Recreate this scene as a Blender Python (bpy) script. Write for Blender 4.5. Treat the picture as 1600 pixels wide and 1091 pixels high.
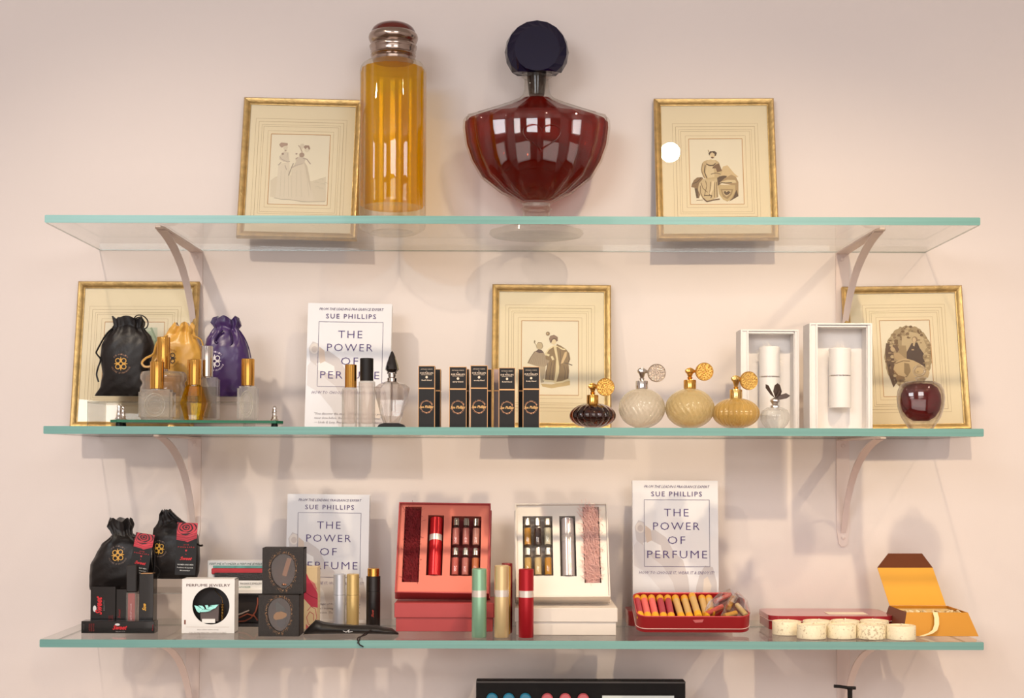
import bpy, bmesh, math, random
from mathutils import Vector, Matrix, Euler
from math import sin, cos, pi, radians, sqrt
random.seed(7)
SC = bpy.context.scene
COL = SC.collection
for o in list(bpy.data.objects): bpy.data.objects.remove(o)

# ------------------------------------------------------------------ camera
F = 2222.0
PITCH = radians(1.5); ROLL = radians(0.17)
CAMP = Vector((0.0, -2.615, 1.60))
cam = bpy.data.cameras.new('camera'); cam.sensor_width = 36.0; cam.lens = F * 36 / 1600
SHY = 0.0714
cam.shift_y = SHY; cam.clip_start = 0.05
camo = bpy.data.objects.new('camera', cam); COL.objects.link(camo)
R0 = Matrix(((1, 0, 0), (0, -sin(PITCH), -cos(PITCH)), (0, cos(PITCH), -sin(PITCH))))
RC = R0 @ Matrix.Rotation(ROLL, 3, 'Z')
camo.matrix_world = Matrix.Translation(CAMP) @ RC.to_4x4()
SC.camera = camo

def ray(px, py):
    return RC @ Vector(((px - 800) / F, (545.5 - py) / F + SHY * 1600 / F, -1.0))
def at(px, py, Y):
    d = ray(px, py); return CAMP + d * ((Y - CAMP.y) / d.y)
def on(px, z, Y):
    """x of the point of height z and depth Y that is seen in column px"""
    py = 718.0
    for _ in range(5):
        p = at(px, py, Y); py -= (z - p.z) * F / (Y - CAMP.y)
    return at(px, py, Y).x

# ------------------------------------------------------------------ render settings, light
SC.view_settings.view_transform = 'Standard'; SC.view_settings.look = 'None'
SC.view_settings.gamma = 1.0; SC.view_settings.use_curve_mapping = False
SC.view_settings.exposure = 0.08
cy = SC.cycles
cy.use_denoising = True
cy.max_bounces = 14; cy.transparent_max_bounces = 40; cy.transmission_bounces = 12
cy.glossy_bounces = 6; cy.diffuse_bounces = 3
cy.caustics_reflective = False; cy.caustics_refractive = False
cy.sample_clamp_indirect = 4.0
W = bpy.data.worlds.new('world'); SC.world = W; W.use_nodes = True
W.node_tree.nodes['Background'].inputs[0].default_value = (0.9, 0.85, 0.8, 1)
W.node_tree.nodes['Background'].inputs[1].default_value = 0.05

def spot(x, y, z, tx, ty, tz, power, col, size=0.03, ang=80, blend=0.6):
    l = bpy.data.lights.new('ceiling_spot', 'SPOT'); l.energy = power; l.color = col
    l.shadow_soft_size = size; l.spot_size = radians(ang); l.spot_blend = blend
    o = bpy.data.objects.new('ceiling_spot', l); COL.objects.link(o)
    o.location = (x, y, z)
    o.rotation_euler = (Vector((tx, ty, tz)) - Vector((x, y, z))).to_track_quat('-Z', 'Y').to_euler()
def area(x, y, z, tx, ty, tz, power, col, sx, sy):
    l = bpy.data.lights.new('daylight_and_fill', 'AREA'); l.energy = power; l.color = col
    l.shape = 'RECTANGLE'; l.size = sx; l.size_y = sy
    o = bpy.data.objects.new('daylight_and_fill', l); COL.objects.link(o)
    o.location = (x, y, z)
    o.rotation_euler = (Vector((tx, ty, tz)) - Vector((x, y, z))).to_track_quat('-Z', 'Y').to_euler()
WARM = (1.0, 0.79, 0.53)
spot(0.44, -1.27, 2.86, 0.30, 0, 1.05, 57, WARM, 0.027, 72, 1.0)
spot(-0.95, -1.30, 2.86, -0.40, 0, 1.08, 50, (1.0, 0.85, 0.68), 0.03, 72, 1.0)
spot(1.50, -1.30, 2.86, 0.80, 0, 1.00, 38, WARM, 0.03, 72, 1.0)
area(-1.3, -3.5, 2.55, -0.1, 0, 1.0, 28, (0.90, 0.95, 1.0), 1.3, 0.7)
area(0.9, -3.7, 2.55, 0.2, 0, 1.0, 20, (0.98, 0.96, 0.95), 1.0, 0.7)  # added fill from the front right, brightens everything evenly; not a window
area(0.2, -4.45, 0.95, 0.1, 0, 1.2, 32, (1.0, 0.92, 0.86), 3.8, 1.5)  # added wide low fill, unseen, lifts the wall behind the lower shelves

# ------------------------------------------------------------------ materials
def lin(r, g, b):
    def f(c):
        c /= 255.0
        return c / 12.92 if c <= 0.04045 else ((c + 0.055) / 1.055) ** 2.4
    return (f(r), f(g), f(b), 1.0)
MATS = {}
def mat(name, rgb, rough=0.5, metal=0.0, vary=0.06, scale=60, bump=0.0, bscale=200, coat=0.0, sheen=0.0, trans=0.0, spec=0.5, aniso=None):
    if name in MATS: return MATS[name]
    m = bpy.data.materials.new(name); m.use_nodes = True; nt = m.node_tree; N = nt.nodes; L = nt.links
    p = N['Principled BSDF']; c = lin(*rgb)
    p.inputs['Roughness'].default_value = rough; p.inputs['Metallic'].default_value = metal
    p.inputs['Coat Weight'].default_value = coat; p.inputs['Sheen Weight'].default_value = sheen
    p.inputs['Transmission Weight'].default_value = trans
    p.inputs['Specular IOR Level'].default_value = spec
    tc = N.new('ShaderNodeTexCoord'); no = N.new('ShaderNodeTexNoise'); no.inputs['Scale'].default_value = scale
    no.inputs['Detail'].default_value = 3
    L.new(tc.outputs['Object'], no.inputs['Vector'])
    mx = N.new('ShaderNodeMix'); mx.data_type = 'RGBA'
    mx.inputs['A'].default_value = tuple(max(0, v * (1 - vary)) for v in c[:3]) + (1,)
    mx.inputs['B'].default_value = tuple(min(1, v * (1 + vary)) for v in c[:3]) + (1,)
    L.new(no.outputs['Fac'], mx.inputs['Factor']); L.new(mx.outputs['Result'], p.inputs['Base Color'])
    if bump:
        n2 = N.new('ShaderNodeTexNoise'); n2.inputs['Scale'].default_value = bscale; n2.inputs['Detail'].default_value = 4
        L.new(tc.outputs['Object'], n2.inputs['Vector'])
        b = N.new('ShaderNodeBump'); b.inputs['Strength'].default_value = bump; b.inputs['Distance'].default_value = 0.002
        L.new(n2.outputs['Fac'], b.inputs['Height']); L.new(b.outputs['Normal'], p.inputs['Normal'])
    MATS[name] = m
    return m
def clear(name, rgb, mixglass=0.0, rough=0.0, gloss=1.0, ior=1.5, grgb=None, milk=0.0, mrgb=(240, 230, 210)):
    """clear sheet glass: fresnel reflection over tinted see-through, with a share of true refraction"""
    if name in MATS: return MATS[name]
    m = bpy.data.materials.new(name); m.use_nodes = True; nt = m.node_tree; N = nt.nodes; L = nt.links
    N.remove(N['Principled BSDF']); out = N['Material Output']
    geo = N.new('ShaderNodeNewGeometry'); mm = N.new('ShaderNodeMath'); mm.operation = 'MULTIPLY_ADD'
    mm.inputs[1].default_value = (1 / ior - ior); mm.inputs[2].default_value = ior
    L.new(geo.outputs['Backfacing'], mm.inputs[0])
    fr = N.new('ShaderNodeFresnel'); L.new(mm.outputs[0], fr.inputs['IOR'])
    g2 = N.new('ShaderNodeMath'); g2.operation = 'MULTIPLY'; g2.inputs[1].default_value = gloss
    L.new(fr.outputs[0], g2.inputs[0])
    tr = N.new('ShaderNodeBsdfTransparent'); tr.inputs[0].default_value = lin(*rgb)
    gl = N.new('ShaderNodeBsdfGlossy'); gl.inputs['Roughness'].default_value = rough
    mx = N.new('ShaderNodeMixShader'); L.new(g2.outputs[0], mx.inputs[0]); L.new(tr.outputs[0], mx.inputs[1]); L.new(gl.outputs[0], mx.inputs[2])
    last = mx
    if mixglass:
        gs = N.new('ShaderNodeBsdfGlass'); gs.inputs['Color'].default_value = lin(*(grgb or rgb)); gs.inputs['Roughness'].default_value = rough
        gs.inputs['IOR'].default_value = 1.4
        m2 = N.new('ShaderNodeMixShader'); m2.inputs[0].default_value = mixglass
        L.new(mx.outputs[0], m2.inputs[1]); L.new(gs.outputs[0], m2.inputs[2]); last = m2
    if milk:   # fine ribs scatter light; on smooth clear glass a painted whitish haze
        df = N.new('ShaderNodeBsdfDiffuse'); df.inputs['Color'].default_value = lin(*mrgb)
        m3 = N.new('ShaderNodeMixShader'); m3.inputs[0].default_value = milk
        L.new(last.outputs[0], m3.inputs[1]); L.new(df.outputs[0], m3.inputs[2]); last = m3
    L.new(last.outputs[0], out.inputs['Surface'])
    MATS[name] = m
    return m
def print_mat():
    if 'print' in MATS: return MATS['print']
    m = bpy.data.materials.new('printed_ink'); m.use_nodes = True; N = m.node_tree.nodes; L = m.node_tree.links
    p = N['Principled BSDF']; p.inputs['Roughness'].default_value = 0.5
    a = N.new('ShaderNodeVertexColor'); a.layer_name = 'Col'; L.new(a.outputs['Color'], p.inputs['Base Color'])
    MATS['print'] = m; return m

GOLD = mat('polished_gold', (226, 172, 88), 0.16, 1.0, 0.03)
SILV = mat('polished_silver', (215, 210, 205), 0.14, 1.0, 0.03)
CLEAR = clear('clear_glass', (252, 252, 250), 0.18, 0, 1.8, milk=.13, mrgb=(246, 242, 234))
BLACKC = mat('black_card', (25, 21, 20), 0.45, 0, 0.12, 150, spec=.3)
WHITEC = mat('white_card', (240, 234, 230), 0.55, 0, 0.03, 90)

# ------------------------------------------------------------------ geometry
class G:
    def __init__(s): s.v = []; s.f = []; s.m = []; s.c = []; s.lay = 0
    def add(s, vs, fs, mi=0, col=None, M=None):
        b = len(s.v)
        for p in vs:
            p = Vector(p)
            if M is not None: p = M @ p
            s.v.append(tuple(p))
        for f in fs:
            s.f.append(tuple(b + i for i in f)); s.m.append(mi); s.c.append(col)
        return s
    def box(s, x0, x1, y0, y1, z0, z1, mi=0, bev=0.0, M=None, seg=1):
        if bev <= 0:
            vs = [(x, y, z) for x in (x0, x1) for y in (y0, y1) for z in (z0, z1)]
            return s.add(vs, [(0, 1, 3, 2), (4, 6, 7, 5), (0, 4, 5, 1), (2, 3, 7, 6), (0, 2, 6, 4), (1, 5, 7, 3)], mi, M=M)
        bm = bmesh.new(); bmesh.ops.create_cube(bm, size=1)
        for v in bm.verts:
            v.co = Vector(((x0 + x1) / 2 + v.co.x * (x1 - x0), (y0 + y1) / 2 + v.co.y * (y1 - y0), (z0 + z1) / 2 + v.co.z * (z1 - z0)))
        bmesh.ops.bevel(bm, geom=bm.edges[:], offset=bev, segments=seg, affect='EDGES')
        bm.verts.index_update()
        s.add([v.co[:] for v in bm.verts], [[v.index for v in f.verts] for f in bm.faces], mi, M=M)
        bm.free(); return s
    def lathe(s, prof, n=32, c=(0, 0), mi=0, mod=None, sx=1.0, sy=1.0, M=None, ph=0.0):
        vs = []; fs = []
        for i, (r, z) in enumerate(prof):
            for k in range(n):
                t = 2 * pi * k / n + ph
                q = r * (mod(t, i / (len(prof) - 1)) if mod else 1)
                vs.append((c[0] + q * cos(t) * sx, c[1] + q * sin(t) * sy, z))
        for i in range(len(prof) - 1):
            for k in range(n):
                a = i * n + k; b = i * n + (k + 1) % n
                fs.append((a, b, b + n, a + n))
        if prof[0][0] > 1e-5: fs.append(tuple(range(n - 1, -1, -1)))
        if prof[-1][0] > 1e-5: fs.append(tuple((len(prof) - 1) * n + k for k in range(n)))
        return s.add(vs, fs, mi, M=M)
    def prism(s, poly, y0, y1, mi=0, M=None):
        """polygon in x,z extruded along y"""
        n = len(poly); vs = [(x, y0, z) for x, z in poly] + [(x, y1, z) for x, z in poly]
        fs = [tuple(range(n)), tuple(range(2 * n - 1, n - 1, -1))] + [(i, i + n, (i + 1) % n + n, (i + 1) % n) for i in range(n)]
        return s.add(vs, fs, mi, M=M)
    def prismz(s, poly, z0, z1, mi=0, M=None):
        n = len(poly); vs = [(x, y, z0) for x, y in poly] + [(x, y, z1) for x, y in poly]
        fs = [tuple(range(n - 1, -1, -1)), tuple(range(n, 2 * n))] + [(i, (i + 1) % n, (i + 1) % n + n, i + n) for i in range(n)]
        return s.add(vs, fs, mi, M=M)
    def tube(s, pts, r, n=6, mi=0, M=None, taper=None):
        pts = [Vector(p) for p in pts]; vs = []; fs = []
        up = None
        for i, p in enumerate(pts):
            d = (pts[min(i + 1, len(pts) - 1)] - pts[max(i - 1, 0)])
            if d.length < 1e-9: d = Vector((0, 0, 1))
            d.normalize()
            if up is None: up = d.orthogonal().normalized()
            else: up = (up - d * up.dot(d)).normalized()
            w = d.cross(up); rr = r if taper is None else r * taper(i / (len(pts) - 1))
            for k in range(n):
                t = 2 * pi * k / n; vs.append(p + (up * cos(t) + w * sin(t)) * rr)
        for i in range(len(pts) - 1):
            for k in range(n):
                a = i * n + k; b = i * n + (k + 1) % n; fs.append((a, b, b + n, a + n))
        fs.append(tuple(range(n - 1, -1, -1))); fs.append(tuple((len(pts) - 1) * n + k for k in range(n)))
        return s.add(vs, fs, mi, M=M)
    def loft(s, rings, mi=0, M=None):
        n = len(rings[0]); vs = [p for r in rings for p in r]; fs = []
        for i in range(len(rings) - 1):
            for k in range(n):
                a = i * n + k; b = i * n + (k + 1) % n; fs.append((a, b, b + n, a + n))
        fs.append(tuple(range(n - 1, -1, -1))); fs.append(tuple((len(rings) - 1) * n + k for k in range(n)))
        return s.add(vs, fs, mi, M=M)
    # flat print on the plane y=Y0 of a thing; later pieces lie a hair nearer
    def ink(s, pts, col, y=0.0, surf=None):
        s.lay += 1; e = 0.00001 * (s.lay % 64) + 0.0002
        s.add([(x, (surf(x, z) if surf else y) - e, z) for x, z in pts], [tuple(range(len(pts)))], 0, col); return s
    def ell(s, cx, cz, rx, rz, col, y=0.0, n=16, surf=None, rot=0):
        return s.ink([(cx + rx * cos(2 * pi * k / n) * cos(rot) - rz * sin(2 * pi * k / n) * sin(rot), cz + rx * cos(2 * pi * k / n) * sin(rot) + rz * sin(2 * pi * k / n) * cos(rot)) for k in range(n)], col, y, surf)
    def stroke(s, pts, w, col, y=0.0, surf=None, closed=False):
        s.lay += 1; e = 0.00001 * (s.lay % 64) + 0.0002
        if closed: pts = list(pts) + [pts[0]]
        for (a, b), (c, d) in zip(pts, pts[1:]):
            dx, dz = c - a, d - b; l = sqrt(dx * dx + dz * dz) or 1; nx, nz = -dz / l * w / 2, dx / l * w / 2
            q = [(a + nx, b + nz), (a - nx, b - nz), (c - nx, d - nz), (c + nx, d + nz)]
            s.add([(x, (surf(x, z) if surf else y) - e, z) for x, z in q], [(0, 1, 2, 3)], 0, col)
        return s
    def text(s, t, cx, cz, w, h, col, y=0.0, italic=0.0, bold=0.0, space=1.0, surf=None, rot=0.0, res=2, fix_w=True):
        vs, fs, tw, th = glyphs(t, italic, bold, space, res)
        k = w / tw if fix_w else h / 0.72; kh = h / 0.72
        s.lay += 1; e = 0.0009
        out = []
        for x, z in vs:
            X = (x - tw / 2) * k; Z = (z - 0.36) * kh
            X, Z = X * cos(rot) - Z * sin(rot), X * sin(rot) + Z * cos(rot)
            X += cx; Z += cz
            out.append((X, (surf(X, Z) if surf else y) - e, Z))
        s.add(out, fs, 0, col); return s
    def ring_text(s, t, cx, cz, r, h, col, a0, a1, y=0.0, surf=None, bottom=False):
        n = len(t)
        for i, ch in enumerate(t):
            if ch == ' ': continue
            a = radians(a0 + (a1 - a0) * (i + 0.5) / n)
            X = cx + r * cos(a); Z = cz + r * sin(a)
            s.text(ch, X, Z, h * 0.7, h, col, y, surf=surf, rot=a + (pi / 2 if bottom else -pi / 2), res=1)
        return s
    def build(s, name, ms, parent=None, smooth=None, solid=True):
        me = bpy.data.meshes.new(name); me.from_pydata(s.v, [], s.f)
        ms = ms if isinstance(ms, (list, tuple)) else [ms]
        for m in ms: me.materials.append(m)
        me.polygons.foreach_set('material_index', s.m)
        if any(c is not None for c in s.c):
            at_ = me.color_attributes.new('Col', 'FLOAT_COLOR', 'CORNER'); buf = []
            for f, c in zip(me.polygons, s.c):
                c = c or (0.5, 0.5, 0.5, 1)
                buf.extend(list(c) * f.loop_total)
            at_.data.foreach_set('color', buf)
        if solid:
            bm = bmesh.new(); bm.from_mesh(me); bmesh.ops.recalc_face_normals(bm, faces=bm.faces); bm.to_mesh(me); bm.free()
        if smooth is not None:
            me.polygons.foreach_set('use_smooth', [True] * len(me.polygons)); me.update()
            me.set_sharp_from_angle(angle=radians(smooth))
        me.update()
        o = bpy.data.objects.new(name, me); COL.objects.link(o)
        if parent is not None: o.parent = parent
        return o
    def prn(s, name, parent): return s.build(name, print_mat(), parent, solid=False)

GC = {}
def glyphs(t, italic, bold, space, res):
    key = (t, italic, bold, space, res)
    if key in GC: return GC[key]
    c = bpy.data.curves.new('t', 'FONT'); c.body = t; c.size = 1; c.shear = italic; c.offset = bold
    c.space_character = space; c.resolution_u = res; c.fill_mode = 'FRONT'
    o = bpy.data.objects.new('t', c); COL.objects.link(o)
    dg = bpy.context.evaluated_depsgraph_get(); dg.update()
    me = bpy.data.meshes.new_from_object(o.evaluated_get(dg))
    vs = [(v.co.x, v.co.y) for v in me.vertices]; fs = [tuple(p.vertices) for p in me.polygons]
    if vs:
        x0 = min(v[0] for v in vs); x1 = max(v[0] for v in vs)
    else: x0, x1 = 0, 1
    vs = [(x - x0, z) for x, z in vs]
    bpy.data.objects.remove(o); bpy.data.curves.remove(c); bpy.data.meshes.remove(me)
    GC[key] = (vs, fs, max(x1 - x0, 1e-3), 0.72); return GC[key]

def thing(name, label, cat, loc=(0, 0, 0), rot=(0, 0, 0), group=None, M=None):
    o = bpy.data.objects.new(name, None); COL.objects.link(o)
    o.empty_display_size = 0.02
    if M is None: M = Matrix.Translation(loc) @ Euler(rot, 'XYZ').to_matrix().to_4x4()
    o.matrix_world = M
    return tag(o, label, cat, group)
def tag(o, label, cat, group=None):
    o['label'] = label; o['category'] = cat
    if group: o['group'] = group
    return o
def struct(o): o['kind'] = 'structure'; return o
class Px:
    """maps a point of the photograph onto a plane y=yl of a thing's own frame"""
    def __init__(s, M): s.M = M; s.I = M.inverted()
    def __call__(s, px, py, yl=0.0):
        a = s.I @ CAMP; d = s.I.to_3x3() @ ray(px, py); p = a + d * ((yl - a.y) / d.y)
        return p.x, p.z
    def x(s, px, py=660, yl=0.0): return s(px, py, yl)[0]
    def z(s, py, px=800, yl=0.0): return s(px, py, yl)[1]
def root(name, label, cat, px, Y, z, group=None, rot=(0, 0, 0)):
    x = on(px, z, Y)
    r = thing(name, label, cat, (x, Y, z), rot, group)
    M = Matrix.Translation((x, Y, z)) @ Euler(rot, 'XYZ').to_matrix().to_4x4()
    return r, Px(M), M

# ------------------------------------------------------------------ the room
wallm = mat('painted_wall', (238, 226, 220), 0.75, 0, 0.02, 3, 0.06, 400)
ceilm = mat('ceiling_paint', (228, 222, 216), 0.9); floorm = mat('oak_floor', (120, 88, 62), 0.5, 0, 0.3, 8)
X0, X1, YF, ZC = -2.6, 2.6, -4.6, 3.0
struct(G().box(X0 - .1, X1 + .1, 0, .1, 0, ZC).build('wall_back', wallm))
struct(G().box(X0 - .1, X0, YF, 0, 0, ZC).build('wall_left', wallm))
struct(G().box(X1, X1 + .1, YF, 0, 0, ZC).build('wall_right', wallm))
struct(G().box(X0 - .1, X1 + .1, YF - .1, YF, 0, ZC).build('wall_front', wallm))
struct(G().box(X0 - .1, X1 + .1, YF - .1, .1, -.1, 0).build('floor', floorm))
struct(G().box(X0 - .1, X1 + .1, YF - .1, .1, ZC, ZC + .1).build('ceiling', ceilm))

# ------------------------------------------------------------------ shelves
YFR, YBK, TH = -0.307, -0.0012, 0.0127
sheet = clear('shelf_glass', (252, 253, 252), gloss=.7)
edge = mat('polished_glass_edge', (114, 163, 156), 0.3, 0, 0.22, 1.0, coat=0.1)
_n = edge.node_tree.nodes; _mp = _n.new('ShaderNodeMapping'); _mp.inputs['Scale'].default_value = (3, 1, 260)
_no = [q for q in _n if q.type == 'TEX_NOISE'][0]; _tc = [q for q in _n if q.type == 'TEX_COORD'][0]
edge.node_tree.links.new(_tc.outputs['Object'], _mp.inputs['Vector']); edge.node_tree.links.new(_mp.outputs['Vector'], _no.inputs['Vector'])
rim = clear('ground_glass_rim', (232, 238, 234), 0, 0.15, 2.0)
SZ = []
for i, (pl, pr, pt_, lab) in enumerate(((70, 1531.5, 338, 'topmost clear glass shelf, under the two giant perfume bottles'),
                           (68, 1537, 668, 'middle clear glass shelf, carrying the atomizers and satin pouches'),
                           (62, 1537, 1001.5, 'lowest clear glass shelf, carrying the gift boxes and candles'))):
    z1 = at(800, pt_, YFR).z; SZ.append(z1); z0 = z1 - TH
    x0 = on(pl, z1, YFR); x1 = on(pr, z1, YFR)
    e = 0.0015
    sh = thing('glass_shelf', lab, 'shelf', ((x0 + x1) / 2, 0, z0), group='glass wall shelves'); cx = (x0 + x1) / 2
    x0 -= cx; x1 -= cx
    g = G()
    # slab: large faces and back/side faces see-through, front edge polished teal
    a = [(x0 + .004, YFR + e), (x0, YFR + .004 + e), (x0, YBK), (x1, YBK), (x1, YFR + .004 + e), (x1 - .004, YFR + e)]
    g.prismz(a, 0, TH)
    g.build('slab', sheet, sh)
    g = G(); q = 0.0012
    g.prism([(x0 + q, 0), (x1 - q, 0), (x1, q), (x1, TH - q), (x1 - q, TH), (x0 + q, TH), (x0, TH - q), (x0, q)], YFR - .0005, YFR + e - .0004)
    g.build('front_edge', edge, sh)
    g = G()
    g.box(x0, x1, YBK - .0002, YBK + .0012, 0, .0016); g.box(x0 - .0003, x0 + .0012, YFR + .006, YBK, 0, .0018); g.box(x1 - .0012, x1 + .0003, YFR + .006, YBK, 0, .0018)
    g.build('ground_rim', rim, sh)
Z1, Z2, Z3 = SZ
# brackets
brm = mat('bracket_paint', (238, 220, 212), 0.5, 0, 0.02, 30)
for i, zt in enumerate(SZ):
    for sgn, X in ((-1, -0.583), (1, 0.608)):
        side = 'left' if sgn < 0 else 'right'
        lab = 'white %s bracket with a thin curved brace, under the %s glass shelf' % (side, ('top', 'middle', 'lowest')[i])
        zb = zt - TH - .0005
        b = thing('shelf_bracket', lab, 'bracket', (X, 0, zb), group='curved shelf brackets')
        g = G(); w = .0115
        poly = [(-.012, 0), (.012, 0), (.012, -.165), (.008, -.192), (.004, -.197), (-.004, -.197), (-.008, -.192), (-.012, -.165)]
        g.prism(poly, -.003, 0); g.build('wall_plate', brm, b)
        g = G(); g.prismz([(-w, -.003), (w, -.003), (w * .8, -.20), (w * .7, -.275), (.004, -.286), (-.004, -.286), (-w * .7, -.275), (-w * .8, -.20)], -.003, 0)
        g.build('shelf_arm', brm, b)
        pts = [(-.262, -.004), (-.235, -.0075), (-.205, -.0135), (-.175, -.022), (-.145, -.033), (-.115, -.047), (-.088, -.064), (-.062, -.086), (-.040, -.110), (-.023, -.135), (-.011, -.158), (-.004, -.172)]
        g = G(); vs = []; fs = []
        for k, (y, z) in enumerate(pts):
            t = k / (len(pts) - 1); ww = .0085 - .004 * t
            vs += [(-ww, y, z), (ww, y, z), (ww, y + .002, z + .0015), (-ww, y + .002, z + .0015)]
        for k in range(len(pts) - 1):
            for j in range(4):
                fs.append((k * 4 + j, k * 4 + (j + 1) % 4, k * 4 + 4 + (j + 1) % 4, k * 4 + 4 + j))
        fs += [(0, 1, 2, 3), (len(vs) - 4, len(vs) - 3, len(vs) - 2, len(vs) - 1)]
        g.add(vs, fs); g.build('curved_brace', brm, b, 40)
        for zz in (-.012, -.180):
            g = G(); g.lathe([(.0038, 0), (.0038, .0012), (.0018, .0022), (0, .0022)], 12, M=Matrix.Translation((0, -.003, zz)) @ Matrix.Rotation(pi / 2, 4, 'X'))
            g.build('screw', brm, b, 40)
# ------------------------------------------------------------------ framed prints
goldleaf = mat('aged_gold_leaf', (208, 176, 116), 0.38, 0.75, 0.5, 70, 0.35, 160)
woodm = mat('frame_backing', (92, 66, 44), 0.7)
matboard = mat('cream_mat_board', (253, 236, 205), 0.7, 0, 0.02, 20)
paperm = mat('engraving_paper', (252, 240, 218), 0.7, 0, 0.03, 25)
pane = clear('picture_pane', (252, 252, 250), 0, 0.0, 0.8)
def frame(label, corners, Y, z, lean, roll, art, paper=(238, 226, 200), board=None):
    """corners: px of outer left, right, top; lean back about the base"""
    L, Rt, T = corners
    r, P, M = root('framed_engraving', label, 'picture frame', (L + Rt) / 2, Y, z + .0006, 'gilt framed engravings', (-radians(lean), radians(roll), 0))
    w = .5 * abs(P.x(Rt, T + 100) - P.x(L, T + 100)); H = P.z(T, (L + Rt) / 2)
    t = .0125; d = .013
    prof = [(0, 0), (0, -d * .75), (t * .22, -d), (t * .55, -d * .92), (t * .8, -d * .6), (t, -d * .55), (t, 0)]  # (inward, y)
    def bar(ax, a0, a1, flip):
        g = G(); vs = []
        for end, aa in ((0, a0), (1, a1)):
            for q, y in prof:
                s = aa + (q if end == 0 else -q)
                if ax == 'h': vs.append((s, y, (q if not flip else H - q)))
                else: vs.append(((-w + q) if not flip else (w - q), y, s))
        n = len(prof); fs = [tuple(range(n)), tuple(range(2 * n - 1, n - 1, -1))] + [(i, (i + 1) % n, (i + 1) % n + n, i + n) for i in range(n)]
        g.add(vs, fs); g.build('frame_rail', goldleaf, r, 50)
    bar('h', -w, w, False); bar('h', -w, w, True); bar('v', 0, H, False); bar('v', 0, H, True)
    G().box(-w + .002, w - .002, -.0035, 0, .002, H - .002).build('backing_board', woodm, r)
    bm_ = board or matboard
    iw, i0, i1 = w - t, t, H - t
    # mat board with a window and ruled lines
    ax0, az1 = P(art['box'][0], art['box'][1], -.005); ax1, az0 = P(art['box'][2], art['box'][3], -.005)
    g = G(); yb = -.0046
    def ringf(g, X0_, X1_, Z0_, Z1_, x0, x1, z0, z1, y, y2):
        vs = [(X0_, y, Z0_), (X1_, y, Z0_), (X1_, y, Z1_), (X0_, y, Z1_), (x0, y, z0), (x1, y, z0), (x1, y, z1), (x0, y, z1)]
        vs += [(a, y2, c) for a, b, c in vs]
        fs = []
        for k in range(4):
            k2 = (k + 1) % 4
            fs += [(k, k2, 4 + k2, 4 + k), (8 + k, 12 + k, 12 + k2, 8 + k2), (4 + k, 4 + k2, 12 + k2, 12 + k), (k, 8 + k, 8 + k2, k2)]
        g.add(vs, fs)
    ringf(g, -iw - .001, iw + .001, i0 - .001, i1 + .001, ax0, ax1, az0, az1, yb, -.0036)
    g.build('mat_board', bm_, r)
    g = G(); e = .0006
    lc = lin(196, 168, 124)
    for off, wd in ((.0052, .00045), (.0125, .0005), (.0155, .0004), (.0205, .0007), (.0255, .0004)):
        o2 = off * 1.15
        g.stroke([(ax0 - o2, az0 - o2), (ax1 + o2, az0 - o2), (ax1 + o2, az1 + o2), (ax0 - o2, az1 + o2)], wd, lc, yb, closed=True)
    g.stroke([(ax0, az0), (ax1, az0), (ax1, az1), (ax0, az1)], .0011, lin(206, 152, 92), yb, closed=True)
    g.prn('ruled_border', r)
    g = G(); g.box(ax0 - .002, ax1 + .002, -.0042, -.00355, az0 - .002, az1 + .002); g.build('engraving_sheet', paperm, r)
    g = G(); art['draw'](g, lambda px, py: P(px, py, -.0042), P); g.prn('engraved_picture', r)
    g = G(); g.box(-iw - .001, iw + .001, -.0066, -.0058, i0 - .001, i1 + .001); g.build('glass_pane', pane, r)
    return r, P
def C2(ox, oy, k): return lambda x, y: (ox + x / k, oy + y / k)
def drawer(g, T, conv, y=-.0042, soft=0):
    lin = lambda a, b, c: globals()['lin'](*(v + (w_ - v) * soft for v, w_ in zip((a, b, c), (246, 234, 212))))
    def poly(pts, c): g.ink([T(*conv(*p)) for p in pts], lin(*c), y)
    def line(pts, w, c): g.stroke([T(*conv(*p)) for p in pts], w * .00012 * 1.0, lin(*c), y)
    def el(cx, cy, rx, ry, c, rot=0):
        a = T(*conv(cx, cy)); b = T(*conv(cx + rx, cy)); d = T(*conv(cx, cy - ry))
        g.ell(a[0], a[1], abs(b[0] - a[0]), abs(d[1] - a[1]), lin(*c), y, rot=rot)
    return poly, line, el
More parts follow.
